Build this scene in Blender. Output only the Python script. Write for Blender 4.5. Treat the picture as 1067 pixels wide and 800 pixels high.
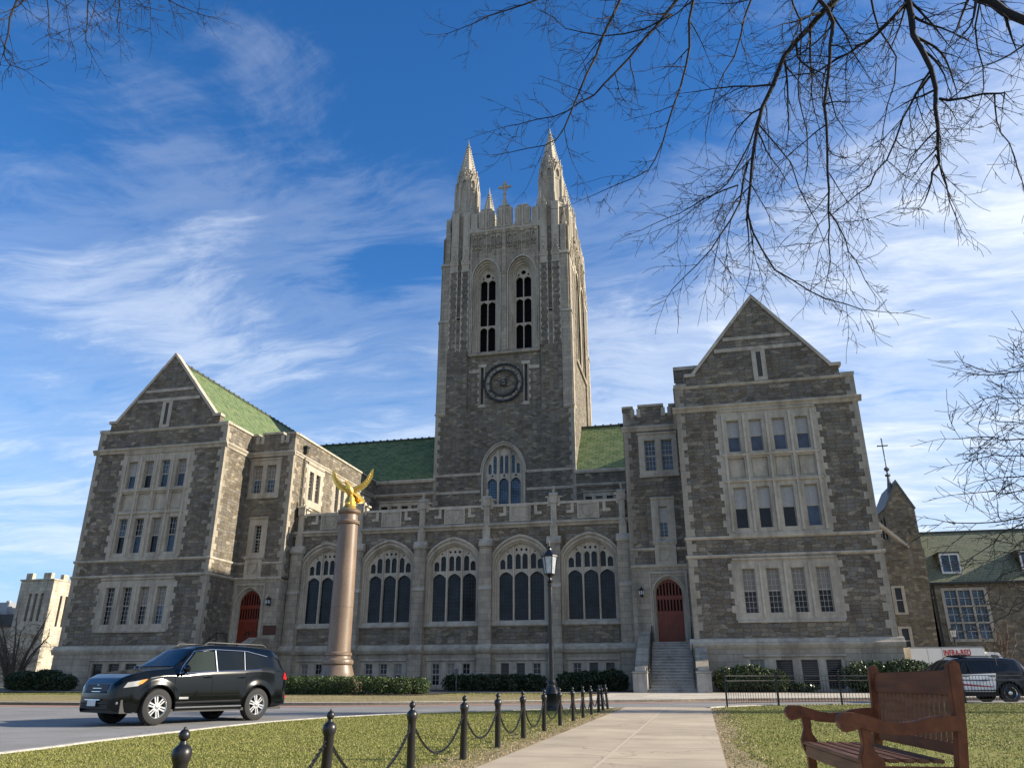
import bpy, bmesh, math, random
import numpy as np
from mathutils import Vector, Matrix
from mathutils.geometry import tessellate_polygon
for o in list(bpy.data.objects): bpy.data.objects.remove(o, do_unlink=True)
SC = bpy.context.scene; COL = SC.collection
R = math.radians
# ---------------------------------------------------------------- camera
cam = bpy.data.cameras.new('camera'); cam_o = bpy.data.objects.new('camera', cam); COL.objects.link(cam_o)
CAM = Vector((0, 0, 0.95)); PITCH = 21.2; YAW = 13.0; FPX = 802.0
cam_o.location = CAM; cam_o.rotation_euler = (R(90 + PITCH), 0, R(YAW))
cam.sensor_width = 36; cam.lens = 36 * FPX / 1067; cam.clip_start = 0.05; cam.clip_end = 3000
SC.camera = cam_o
# ---------------------------------------------------------------- light
SUN_AZ = 10.5      # degrees from +X towards +Y
SUN_EL = 23.0
sd = Vector((math.cos(R(SUN_EL)) * math.cos(R(SUN_AZ)), math.cos(R(SUN_EL)) * math.sin(R(SUN_AZ)), math.sin(R(SUN_EL))))
sun = bpy.data.lights.new('sun', 'SUN'); sun.energy = 5.0; sun.angle = R(0.53); sun.color = (1.0, 0.90, 0.74)
sun_o = bpy.data.objects.new('sun', sun); COL.objects.link(sun_o)
sun_o.rotation_euler = sd.to_track_quat('Z', 'Y').to_euler(); sun_o.location = (60, 10, 60)
SC.view_settings.view_transform = 'Standard'; SC.view_settings.look = 'None'
SC.view_settings.exposure = 0.88; SC.view_settings.gamma = 1.0; SC.view_settings.use_curve_mapping = False
SC.render.engine = 'CYCLES'
SC.cycles.max_bounces = 5; SC.cycles.diffuse_bounces = 3; SC.cycles.glossy_bounces = 3; SC.cycles.transmission_bounces = 3
W = bpy.data.worlds.new('World'); SC.world = W; W.use_nodes = True
nt = W.node_tree; nt.nodes.clear(); N = nt.nodes.new; L = nt.links.new
def mth(nt, op, a, b=None, c=None, clamp=False):
    n = nt.nodes.new('ShaderNodeMath'); n.operation = op; n.use_clamp = clamp
    for i, v in enumerate((a, b, c)):
        if v is None: continue
        if isinstance(v, (int, float)): n.inputs[i].default_value = v
        else: nt.links.new(v, n.inputs[i])
    return n.outputs[0]
def ramp(nt, fac, stops, interp='LINEAR'):
    n = nt.nodes.new('ShaderNodeValToRGB'); n.color_ramp.interpolation = interp
    els = n.color_ramp.elements
    while len(els) < len(stops): els.new(0.5)
    for e, (p, c) in zip(els, stops):
        e.position = p; e.color = (c, c, c, 1) if isinstance(c, (int, float)) else (*c, 1)
    nt.links.new(fac, n.inputs[0]); return n.outputs[0]
def mixc(nt, fac, a, b, blend='MIX'):
    n = nt.nodes.new('ShaderNodeMix'); n.data_type = 'RGBA'; n.blend_type = blend
    for i, v in ((0, fac), (6, a), (7, b)):
        if isinstance(v, (int, float)): n.inputs[i].default_value = v
        elif isinstance(v, tuple): n.inputs[i].default_value = (*v, 1)
        else: nt.links.new(v, n.inputs[i])
    return n.outputs[2]
def noise(nt, vec, scale, detail=4, rough=0.55, dist=0.0, out='Fac'):
    n = nt.nodes.new('ShaderNodeTexNoise'); n.inputs['Scale'].default_value = scale
    n.inputs['Detail'].default_value = detail; n.inputs['Roughness'].default_value = rough
    n.inputs['Distortion'].default_value = dist
    if vec is not None: nt.links.new(vec, n.inputs['Vector'])
    return n.outputs[out]
def vmap(nt, vec, loc=(0, 0, 0), rot=(0, 0, 0), sc=(1, 1, 1)):
    n = nt.nodes.new('ShaderNodeMapping'); n.inputs['Location'].default_value = loc
    n.inputs['Rotation'].default_value = rot; n.inputs['Scale'].default_value = sc
    nt.links.new(vec, n.inputs['Vector']); return n.outputs[0]
sky = N('ShaderNodeTexSky'); sky.sky_type = 'NISHITA'; sky.sun_disc = False
sky.sun_elevation = R(SUN_EL); sky.sun_rotation = R(90 - SUN_AZ); sky.altitude = 50
sky.air_density = 1.0; sky.dust_density = 0.4; sky.ozone_density = 3.0
hsv = N('ShaderNodeHueSaturation'); hsv.inputs['Saturation'].default_value = 1.30; hsv.inputs['Value'].default_value = 1.75; hsv.inputs['Hue'].default_value = 0.508
L(sky.outputs[0], hsv.inputs['Color'])
tc = N('ShaderNodeTexCoord'); sep = N('ShaderNodeSeparateXYZ'); L(tc.outputs['Generated'], sep.inputs[0])
zc = mth(nt, 'MAXIMUM', mth(nt, 'ADD', sep.outputs[2], 0.12), 0.05)
cmb = N('ShaderNodeCombineXYZ'); L(mth(nt, 'DIVIDE', sep.outputs[0], zc), cmb.inputs[0]); L(mth(nt, 'DIVIDE', sep.outputs[1], zc), cmb.inputs[1])
CLX, CLY, CLR = 14.6, 9.2, 110
P0 = cmb.outputs[0]                                     # direction projected on a high cloud sheet
warp = noise(nt, P0, 0.9, 3, 0.55, 0.0, 'Color')
wv = N('ShaderNodeVectorMath'); wv.operation = 'MULTIPLY_ADD'; L(warp, wv.inputs[0]); wv.inputs[1].default_value = (.6, .6, 0); L(P0, wv.inputs[2])
wisp = vmap(nt, wv.outputs[0], loc=(CLX, CLY, 0), rot=(0, 0, R(CLR)), sc=(0.9, 1.7, 1))
n1 = noise(nt, wisp, 1.15, 10, 0.66, 0.5)
n2 = noise(nt, vmap(nt, P0, loc=(CLX + 5, CLY + 2, 2)), 0.8, 3, 0.5, 0.3)
n3 = noise(nt, vmap(nt, wv.outputs[0], loc=(1, 7, 5), rot=(0, 0, R(CLR)), sc=(0.6, 2.0, 1)), 6.0, 8, 0.66, 0.4)
low = mth(nt, 'SUBTRACT', ramp(nt, sep.outputs[2], [(0.0, 1.0), (0.22, 1.0), (0.42, 0.80), (0.54, 0.55), (0.66, 0.22), (1.0, 0.0)]), 0.16)
base = mth(nt, 'ADD', mth(nt, 'MULTIPLY', n1, 0.50), mth(nt, 'ADD', mth(nt, 'MULTIPLY', n2, 0.50), mth(nt, 'MULTIPLY', n3, 0.18)))
right = mth(nt, 'MINIMUM', mth(nt, 'MAXIMUM', mth(nt, 'MULTIPLY', mth(nt, 'ADD', sep.outputs[0], 0.22), 0.42), -0.05), 0.155)
high = mth(nt, 'MULTIPLY', ramp(nt, sep.outputs[2], [(0.56, 0.0), (0.74, 1.0)]), -0.065)
left = mth(nt, 'MULTIPLY', ramp(nt, mth(nt, 'MULTIPLY', sep.outputs[0], -1.0), [(0.25, 0.0), (0.65, 1.0)]), -0.03)
base = mth(nt, 'ADD', base, mth(nt, 'ADD', high, left))
cov = mth(nt, 'ADD', mth(nt, 'ADD', base, mth(nt, 'MULTIPLY', low, 0.17)), right)
cl = ramp(nt, cov, [(0.56, 0.0), (0.66, 0.16), (0.78, 0.52), (0.92, 0.92)], 'EASE')
cloudcol = ramp(nt, n3, [(0.3, (6.2, 7.2, 8.8)), (0.7, (8.8, 9.4, 10.2))])
clear = mixc(nt, ramp(nt, sep.outputs[2], [(0.0, .85), (0.16, .55), (0.40, .0)]), hsv.outputs[0], (3.3, 5.2, 8.2))
skyc = mixc(nt, cl, clear, cloudcol)
bg = N('ShaderNodeBackground'); bg.inputs['Strength'].default_value = 0.064
out = N('ShaderNodeOutputWorld'); L(skyc, bg.inputs[0]); L(bg.outputs[0], out.inputs[0])

# ---------------------------------------------------------------- materials
MAT = {}
def newmat(name, base=None, rough=0.8, metal=0.0, spec=0.5):
    m = bpy.data.materials.new(name); m.use_nodes = True
    b = m.node_tree.nodes['Principled BSDF']
    b.inputs['Roughness'].default_value = rough; b.inputs['Metallic'].default_value = metal
    b.inputs['Specular IOR Level'].default_value = spec
    if base: b.inputs['Base Color'].default_value = (*base, 1)
    MAT[name] = m; return m, m.node_tree, b
def bump(nt, b, h, strength=0.4, dist=0.02):
    n = nt.nodes.new('ShaderNodeBump'); n.inputs['Strength'].default_value = strength; n.inputs['Distance'].default_value = dist
    nt.links.new(h, n.inputs['Height']); nt.links.new(n.outputs[0], b.inputs['Normal'])
def wallcoord(nt):
    g = nt.nodes.new('ShaderNodeNewGeometry'); s = nt.nodes.new('ShaderNodeSeparateXYZ'); nt.links.new(g.outputs['Position'], s.inputs[0])
    q = nt.nodes.new('ShaderNodeSeparateXYZ'); nt.links.new(g.outputs['True Normal'], q.inputs[0])
    ax = mth(nt, 'GREATER_THAN', mth(nt, 'ABSOLUTE', q.outputs[0]), mth(nt, 'ABSOLUTE', q.outputs[1]))
    mx = nt.nodes.new('ShaderNodeMix'); mx.data_type = 'FLOAT'; nt.links.new(ax, mx.inputs[0]); nt.links.new(s.outputs[0], mx.inputs[2]); nt.links.new(s.outputs[1], mx.inputs[3])
    c = nt.nodes.new('ShaderNodeCombineXYZ'); nt.links.new(mx.outputs[0], c.inputs[0]); nt.links.new(s.outputs[2], c.inputs[1]); nt.links.new(ax, c.inputs[2])
    return c.outputs[0], g.outputs['Position']
def voro(nt, vec, feature, scale, rnd=0.9, metric='CHEBYCHEV'):
    n = nt.nodes.new('ShaderNodeTexVoronoi'); n.voronoi_dimensions = '2D'; n.feature = feature
    if feature != 'DISTANCE_TO_EDGE': n.distance = metric
    n.inputs['Scale'].default_value = scale; n.inputs['Randomness'].default_value = rnd
    nt.links.new(vec, n.inputs['Vector']); return n
def rubble(name, tint=(1, 1, 1), bright=1.0, scale=1.0):
    m, nt, b = newmat(name, rough=0.92, spec=0.25)
    wc, pos = wallcoord(nt)
    nz = nt.nodes.new('ShaderNodeTexNoise'); nz.inputs['Scale'].default_value = 1.6; nz.inputs['Detail'].default_value = 2; nt.links.new(pos, nz.inputs['Vector'])
    off = nt.nodes.new('ShaderNodeVectorMath'); off.operation = 'MULTIPLY_ADD'; nt.links.new(nz.outputs['Color'], off.inputs[0]); off.inputs[1].default_value = (.10, .06, 0); nt.links.new(wc, off.inputs[2])
    v = vmap(nt, off.outputs[0], sc=(1.0, 1.9, 1))
    f1 = voro(nt, v, 'F1', 2.2 * scale, .66); f2 = voro(nt, v, 'F2', 2.2 * scale, .66)
    gap = mth(nt, 'SUBTRACT', f2.outputs['Distance'], f1.outputs['Distance'])
    cs = nt.nodes.new('ShaderNodeSeparateColor'); nt.links.new(f1.outputs['Color'], cs.inputs[0])
    c = ramp(nt, cs.outputs[0], [(0.0, (.112, .098, .078)), (0.2, (.160, .132, .094)), (0.4, (.148, .138, .120)), (0.6, (.188, .160, .116)), (0.78, (.176, .166, .146)), (0.92, (.228, .196, .146)), (1.0, (.285, .252, .198))])
    fine = noise(nt, pos, 9, 6, 0.7); c = mixc(nt, 0.75, c, ramp(nt, fine, [(0.3, .62), (0.7, 1.35)]), 'MULTIPLY')
    big = noise(nt, pos, 0.22, 4, 0.6); c = mixc(nt, 1.0, c, ramp(nt, big, [(0.3, (.80, .80, .82)), (0.7, (1.15, 1.12, 1.06))]), 'MULTIPLY')
    strk = noise(nt, vmap(nt, pos, sc=(1.2, 1.2, .12)), 1.0, 5, .6); c = mixc(nt, 1.0, c, ramp(nt, strk, [(0.32, .82), (0.55, 1.05)]), 'MULTIPLY')
    mort = ramp(nt, gap, [(0.0, 1.0), (0.055, 0.0)])
    c = mixc(nt, mth(nt, 'MULTIPLY', mort, 0.7), c, (.070, .062, .050))
    c = mixc(nt, 1.0, c, tuple(t * bright for t in tint), 'MULTIPLY')
    nt.links.new(c, b.inputs['Base Color'])
    h = mth(nt, 'ADD', mth(nt, 'MULTIPLY', ramp(nt, gap, [(0.0, 0.0), (0.14, 1.0)]), 0.8), mth(nt, 'ADD', mth(nt, 'MULTIPLY', fine, 0.5), mth(nt, 'MULTIPLY', cs.outputs[1], .5)))
    bump(nt, b, h, 0.75, 0.05)
    return m
rubble('rubble')
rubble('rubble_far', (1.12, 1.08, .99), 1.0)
def limestone(name, col, joints=True, bw=0.95, bh=0.42, jw=0.012, spots=True):
    m, nt, b = newmat(name, rough=0.85, spec=0.3)
    wc, pos = wallcoord(nt)
    f = noise(nt, pos, 3.0, 7, 0.7)
    c = mixc(nt, 1.0, col, ramp(nt, f, [(0.3, .80), (0.7, 1.14)]), 'MULTIPLY')
    g = noise(nt, vmap(nt, pos, sc=(.9, .9, .16)), 1.3, 6, 0.65)
    c = mixc(nt, 1.0, c, ramp(nt, g, [(0.34, (.66, .64, .62)), (0.56, (1.04, 1.03, 1.0))]), 'MULTIPLY')
    h = noise(nt, pos, 22, 4, 0.6)
    if joints:
        br = nt.nodes.new('ShaderNodeTexBrick'); nt.links.new(wc, br.inputs['Vector']); br.inputs['Scale'].default_value = 1
        br.inputs['Brick Width'].default_value = bw; br.inputs['Row Height'].default_value = bh; br.inputs['Mortar Size'].default_value = jw
        br.inputs['Mortar Smooth'].default_value = 0.3; br.offset = 0.5
        br.inputs['Color1'].default_value = (.84, .84, .85, 1); br.inputs['Color2'].default_value = (1.12, 1.10, 1.05, 1); br.inputs['Mortar'].default_value = (.5, .47, .42, 1)
        c = mixc(nt, 1.0, c, br.outputs['Color'], 'MULTIPLY')
        h = mth(nt, 'SUBTRACT', mth(nt, 'MULTIPLY', h, .3), br.outputs['Fac'])
        bump(nt, b, h, 0.5, 0.012)
    else: bump(nt, b, h, 0.25, 0.01)
    nt.links.new(c, b.inputs['Base Color']); return m
limestone('ashlar', (.335, .300, .245))
limestone('trim', (.410, .370, .302), False)
limestone('trim_pale', (.455, .412, .340), False)
limestone('quoin_stone', (.335, .300, .240), False)
limestone('granite_block', (.34, .33, .31), False)
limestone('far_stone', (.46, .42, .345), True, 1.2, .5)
def roofmat(name, c1, c2, c3):
    m, nt, b = newmat(name, rough=0.7, spec=0.3)
    g = nt.nodes.new('ShaderNodeTexCoord')
    br = nt.nodes.new('ShaderNodeTexBrick'); nt.links.new(g.outputs['UV'], br.inputs['Vector']); br.inputs['Scale'].default_value = 1
    br.inputs['Brick Width'].default_value = .42; br.inputs['Row Height'].default_value = .36; br.inputs['Mortar Size'].default_value = .022; br.inputs['Mortar Smooth'].default_value = .4
    br.inputs['Color1'].default_value = (*c1, 1); br.inputs['Color2'].default_value = (*c2, 1); br.inputs['Mortar'].default_value = (.02, .03, .015, 1); br.inputs['Bias'].default_value = -.1
    geo = nt.nodes.new('ShaderNodeNewGeometry'); f = noise(nt, geo.outputs['Position'], 1.6, 6, .75)
    c = mixc(nt, ramp(nt, f, [(.42, 0.), (.68, .75)]), br.outputs['Color'], c3)
    nt.links.new(c, b.inputs['Base Color'])
    su = nt.nodes.new('ShaderNodeSeparateXYZ'); nt.links.new(g.outputs['UV'], su.inputs[0])
    saw = mth(nt, 'FRACT', mth(nt, 'DIVIDE', su.outputs[1], .36))
    bump(nt, b, mth(nt, 'SUBTRACT', mth(nt, 'MULTIPLY', mth(nt, 'SUBTRACT', 1.0, saw), .7), mth(nt, 'MULTIPLY', br.outputs['Fac'], .5)), .9, .04)
roofmat('roof_green', (.072, .125, .045), (.155, .215, .078), (.21, .225, .115))
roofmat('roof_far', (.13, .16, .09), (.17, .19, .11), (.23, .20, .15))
def simple(name, col, rough=.5, metal=0., spec=.5, nz=0.0, nscale=8, bmp=0.0, coat=0.0):
    m, nt, b = newmat(name, col, rough, metal, spec)
    if coat: b.inputs['Coat Weight'].default_value = coat; b.inputs['Coat Roughness'].default_value = .03
    if nz or bmp:
        g = nt.nodes.new('ShaderNodeNewGeometry'); f = noise(nt, g.outputs['Position'], nscale, 5, .65)
        if nz: nt.links.new(mixc(nt, 1.0, col, ramp(nt, f, [(.25, 1 - nz), (.75, 1 + nz)]), 'MULTIPLY'), b.inputs['Base Color'])
        if bmp: bump(nt, b, f, bmp, .02)
    return m
simple('ridge_tile', (.035, .045, .03), .6, nz=.3)
simple('lead', (.09, .095, .10), .55, .3, nz=.3)
simple('iron', (.010, .010, .011), .38, 0., .5, nz=.2, bmp=.05)
simple('clock_iron', (.018, .02, .022), .5, .2)
simple('copper_pipe', (.020, .022, .020), .6)
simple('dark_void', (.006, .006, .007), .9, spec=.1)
simple('louvre', (.05, .048, .045), .8, nz=.3)
def glassmat(name, col, grid=None, rough=.06, lead=.012, var=.5):
    m, nt, b = newmat(name, col, rough, 0., .22)
    wc, pos = wallcoord(nt)
    f = noise(nt, wc, .9, 3, .6); c = mixc(nt, 1.0, col, ramp(nt, f, [(.3, 1 - var), (.7, 1 + var)]), 'MULTIPLY')
    wav = noise(nt, pos, 1.7, 2, .5)
    if grid:
        br = nt.nodes.new('ShaderNodeTexBrick'); nt.links.new(wc, br.inputs['Vector']); br.inputs['Scale'].default_value = 1; br.offset = 0
        br.inputs['Brick Width'].default_value = grid[0]; br.inputs['Row Height'].default_value = grid[1]; br.inputs['Mortar Size'].default_value = lead
        br.inputs['Color1'].default_value = (.8, .8, .8, 1); br.inputs['Color2'].default_value = (1.25, 1.25, 1.25, 1); br.inputs['Mortar'].default_value = (3.5, 3.6, 3.8, 1)
        c = mixc(nt, 1.0, c, br.outputs['Color'], 'MULTIPLY')
        nt.links.new(mth(nt, 'ADD', mth(nt, 'MULTIPLY', br.outputs['Fac'], .5), rough), b.inputs['Roughness'])
        wav = mth(nt, 'ADD', wav, mth(nt, 'MULTIPLY', br.outputs['Fac'], .4))
        cellv = nt.nodes.new('ShaderNodeSeparateColor'); nt.links.new(br.outputs['Color'], cellv.inputs[0])
        wav = mth(nt, 'ADD', wav, mth(nt, 'MULTIPLY', cellv.outputs[0], .25))
    bump(nt, b, wav, .15, .01)
    nt.links.new(c, b.inputs['Base Color'])
glassmat('glass_dark', (.012, .014, .017))
glassmat('glass_leaded', (.007, .010, .014), (.22, .26), .12, .012, .6)
glassmat('glass_blue', (.035, .060, .085), (.22, .26), .16, .012, .5)
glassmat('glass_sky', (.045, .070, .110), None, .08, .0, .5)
simple('blind', (.30, .30, .29), .35, 0, .5, nz=.12, nscale=.8)
simple('blind_tan', (.17, .155, .13), .4, 0, .5, nz=.15, nscale=.8)
simple('sash_paint', (.42, .40, .36), .6, nz=.1)
simple('sash_dark', (.09, .085, .075), .6)
simple('sash_white', (.62, .62, .60), .55)
def wood(name, c1, c2, rough, axis=(1, 1, 14), scale=2.0, coat=0.):
    m, nt, b = newmat(name, None, rough, 0, .4)
    g = nt.nodes.new('ShaderNodeTexCoord'); f = noise(nt, vmap(nt, g.outputs['Object'], sc=axis), scale, 6, .6, .6)
    nt.links.new(ramp(nt, f, [(.25, c1), (.75, c2)]), b.inputs['Base Color']); bump(nt, b, f, .15, .004)
wood('door_red', (.115, .016, .006), (.24, .036, .014), .42, (9, 9, .8), 2.2)
wood('bench_wood', (.078, .020, .007), (.220, .064, .021), .5, (5, .7, 5), 3.0)
wood('bench_slat', (.095, .036, .016), (.27, .12, .060), .55, (8, .9, 8), 3.0)
def asphalt():
    m, nt, b = newmat('asphalt', None, .9, 0, .3)
    g = nt.nodes.new('ShaderNodeNewGeometry'); p = g.outputs['Position']
    f = noise(nt, p, 45, 5, .8); k = noise(nt, p, .5, 5, .65)
    c = mixc(nt, 1, ramp(nt, f, [(.3, (.185, .18, .172)), (.7, (.28, .272, .26))]), ramp(nt, k, [(.3, .78), (.7, 1.15)]), 'MULTIPLY')
    n = nt.nodes.new('ShaderNodeTexVoronoi'); n.feature = 'DISTANCE_TO_EDGE'; n.inputs['Scale'].default_value = .33
    nz = nt.nodes.new('ShaderNodeTexNoise'); nz.inputs['Scale'].default_value = .8; nz.inputs['Detail'].default_value = 6; nt.links.new(p, nz.inputs['Vector'])
    o = nt.nodes.new('ShaderNodeVectorMath'); o.operation = 'MULTIPLY_ADD'; nt.links.new(nz.outputs['Color'], o.inputs[0]); o.inputs[1].default_value = (1.6, 1.6, 0); nt.links.new(p, o.inputs[2]); nt.links.new(o.outputs[0], n.inputs['Vector'])
    c = mixc(nt, ramp(nt, n.outputs['Distance'], [(0, .7), (.010, 0)]), c, (.07, .068, .066))
    nt.links.new(c, b.inputs['Base Color']); bump(nt, b, f, .3, .01)
asphalt()
def concrete(name, c1, c2, jl=1.55, jw=None):
    m, nt, b = newmat(name, None, .9, 0, .3)
    g = nt.nodes.new('ShaderNodeNewGeometry'); p = g.outputs['Position']
    f = noise(nt, p, 60, 5, .8); k = noise(nt, p, .9, 6, .65)
    c = mixc(nt, 1, ramp(nt, f, [(.3, c1), (.7, c2)]), ramp(nt, k, [(.3, .80), (.7, 1.12)]), 'MULTIPLY')
    st = noise(nt, vmap(nt, p, sc=(.8, 3, 1)), .8, 6, .7); c = mixc(nt, ramp(nt, st, [(.58, 0), (.72, .5)]), c, tuple(x * .62 for x in c1))
    cr = nt.nodes.new('ShaderNodeTexVoronoi'); cr.feature = 'DISTANCE_TO_EDGE'; cr.inputs['Scale'].default_value = .42
    cn = nt.nodes.new('ShaderNodeTexNoise'); cn.inputs['Scale'].default_value = 1.6; cn.inputs['Detail'].default_value = 6; nt.links.new(p, cn.inputs['Vector'])
    co = nt.nodes.new('ShaderNodeVectorMath'); co.operation = 'MULTIPLY_ADD'; nt.links.new(cn.outputs['Color'], co.inputs[0]); co.inputs[1].default_value = (.9, .9, 0); nt.links.new(p, co.inputs[2]); nt.links.new(co.outputs[0], cr.inputs['Vector'])
    c = mixc(nt, ramp(nt, cr.outputs['Distance'], [(0, .5), (.006, 0)]), c, (.14, .11, .08))
    s = nt.nodes.new('ShaderNodeSeparateXYZ'); nt.links.new(p, s.inputs[0])
    fy = mth(nt, 'FRACT', mth(nt, 'DIVIDE', s.outputs[1], jl))
    row = mth(nt, 'FLOOR', mth(nt, 'DIVIDE', s.outputs[1], jl)); sx = mth(nt, 'FLOOR', mth(nt, 'DIVIDE', mth(nt, 'ADD', s.outputs[0], 1.15), 1.45))
    rnd = mth(nt, 'FRACT', mth(nt, 'MULTIPLY', mth(nt, 'SINE', mth(nt, 'ADD', mth(nt, 'MULTIPLY', row, 12.9), mth(nt, 'MULTIPLY', sx, 78.2))), 43.7))
    c = mixc(nt, 1, c, ramp(nt, rnd, [(0, .88), (1, 1.08)]), 'MULTIPLY')
    ln = mth(nt, 'LESS_THAN', mth(nt, 'ABSOLUTE', mth(nt, 'SUBTRACT', fy, .5)), .010)
    c = mixc(nt, mth(nt, 'MULTIPLY', ln, .75), c, (.15, .12, .085))
    nt.links.new(c, b.inputs['Base Color']); bump(nt, b, mth(nt, 'SUBTRACT', mth(nt, 'MULTIPLY', f, .3), ln), .35, .008)
concrete('path_concrete', (.40, .325, .235), (.52, .43, .315))
concrete('pavement', (.46, .41, .33), (.58, .52, .43), 1.8)
simple('joint_seam', (.50, .42, .31), .9, nz=.2, nscale=20)
simple('kerb_stone', (.40, .375, .33), .9, nz=.35, nscale=9, bmp=.3)
def brickpave():
    m, nt, b = newmat('brick_band', None, .9, 0, .3)
    g = nt.nodes.new('ShaderNodeNewGeometry')
    br = nt.nodes.new('ShaderNodeTexBrick'); nt.links.new(g.outputs['Position'], br.inputs['Vector']); br.inputs['Scale'].default_value = 1
    br.inputs['Brick Width'].default_value = .22; br.inputs['Row Height'].default_value = .11; br.inputs['Mortar Size'].default_value = .006
    br.inputs['Color1'].default_value = (.36, .20, .15, 1); br.inputs['Color2'].default_value = (.30, .17, .13, 1); br.inputs['Mortar'].default_value = (.3, .27, .23, 1)
    nt.links.new(br.outputs['Color'], b.inputs['Base Color'])
brickpave()
def grassground(name, dry):
    m, nt, b = newmat(name, None, .95, 0, .1)
    g = nt.nodes.new('ShaderNodeNewGeometry'); p = g.outputs['Position']
    k = noise(nt, p, .8, 6, .7); f = noise(nt, p, 14, 5, .8)
    mixf = mth(nt, 'ADD', mth(nt, 'MULTIPLY', k, .6), mth(nt, 'MULTIPLY', f, .4))
    c = ramp(nt, mixf, [(.30, (.130, .150, .030)), (.46, (.180, .185, .044)), (.60, (.240, .215, .075)), (.75, (.30, .25, .12))] if not dry else [(.3, (.16, .13, .06)), (.5, (.27, .22, .12)), (.7, (.38, .31, .19))])
    nt.links.new(c, b.inputs['Base Color']); bump(nt, b, f, .3, .02)
grassground('lawn_ground', False); grassground('dry_ground', True)
simple('mulch', (.055, .035, .022), .95, nz=.5, nscale=20, bmp=.6)
simple('terrain_mat', (.12, .11, .07), .95, nz=.3, nscale=.5)
def leaf(name, cols, rough=.6, trans=.0):
    m, nt, b = newmat(name, None, rough, 0, .35)
    oi = nt.nodes.new('ShaderNodeNewGeometry'); r = oi.outputs['Random Per Island']
    nt.links.new(ramp(nt, r, cols), b.inputs['Base Color'])
leaf('blade', [(0, (.165, .180, .036)), (.5, (.195, .200, .046)), (.85, (.235, .220, .066)), (.96, (.28, .245, .10)), (1, (.32, .27, .13))])
leaf('blade_dry', [(0, (.20, .15, .08)), (.4, (.36, .27, .16)), (.8, (.50, .38, .24)), (1, (.30, .17, .08))])
leaf('leaf_box', [(0, (.020, .040, .010)), (.5, (.040, .068, .016)), (1, (.075, .105, .028))], .5)
leaf('leaf_dark', [(0, (.010, .020, .008)), (.5, (.020, .036, .012)), (1, (.040, .060, .020))], .5)
leaf('leaf_shrub', [(0, (.018, .032, .010)), (.5, (.045, .070, .022)), (1, (.13, .15, .07))], .35)
simple('bark', (.014, .011, .010), .9, nz=.4, nscale=12, bmp=.5)
simple('bark_tan', (.12, .088, .066), .9, nz=.3, nscale=12, bmp=.3)
simple('bark_grey', (.060, .050, .044), .9, nz=.3, nscale=12, bmp=.3)
def granite():
    m, nt, b = newmat('column_granite', None, .42, 0, .5)
    g = nt.nodes.new('ShaderNodeNewGeometry'); p = g.outputs['Position']
    f = noise(nt, p, 38, 4, .8); k = noise(nt, vmap(nt, p, sc=(1, 1, .35)), 1.1, 5, .6)
    c = ramp(nt, f, [(.3, (.10, .070, .048)), (.5, (.185, .130, .090)), (.7, (.33, .238, .172))])
    c = mixc(nt, 1, c, ramp(nt, k, [(.35, .78), (.6, 1.08)]), 'MULTIPLY'); nt.links.new(c, b.inputs['Base Color'])
granite()
simple('gold', (.72, .47, .105), .33, .9, .5, nz=.25, nscale=6, bmp=.25)
simple('car_paint', (.0022, .0036, .0040), .12, .2, .35, coat=.3)
simple('police_dark', (.004, .006, .009), .2, .2, .35, coat=.25)
simple('police_white', (.72, .73, .74), .3, 0, .5, coat=.4)
simple('tyre', (.014, .014, .014), .8, nz=.2)
simple('alloy', (.62, .63, .64), .28, .85)
simple('chrome', (.75, .75, .75), .12, 1.)
simple('black_plastic', (.012, .012, .013), .55)
simple('car_glass', (.005, .007, .008), .03, 0, .35)
simple('car_glass_light', (.026, .032, .024), .04, 0, .4)
simple('lamp_clear', (.40, .40, .38), .12, .3)
simple('lamp_amber', (.75, .26, .03), .2)
simple('lamp_red', (.50, .012, .02), .18)
simple('plate', (.62, .63, .62), .5)
simple('decal_red', (.30, .03, .05), .4); simple('decal_blue', (.02, .05, .16), .4)
simple('white_paint', (.78, .76, .71), .55, nz=.06, nscale=2)
simple('sign_red', (.50, .03, .025), .5)
simple('lantern_glass', (.50, .53, .55), .12, 0, .6, nz=.35, nscale=7)
simple('bronze', (.075, .028, .016), .45, .5, nz=.3)
simple('ac_metal', (.28, .29, .30), .5, .5)
simple('dark_slab', (.05, .05, .055), .7)
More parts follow.
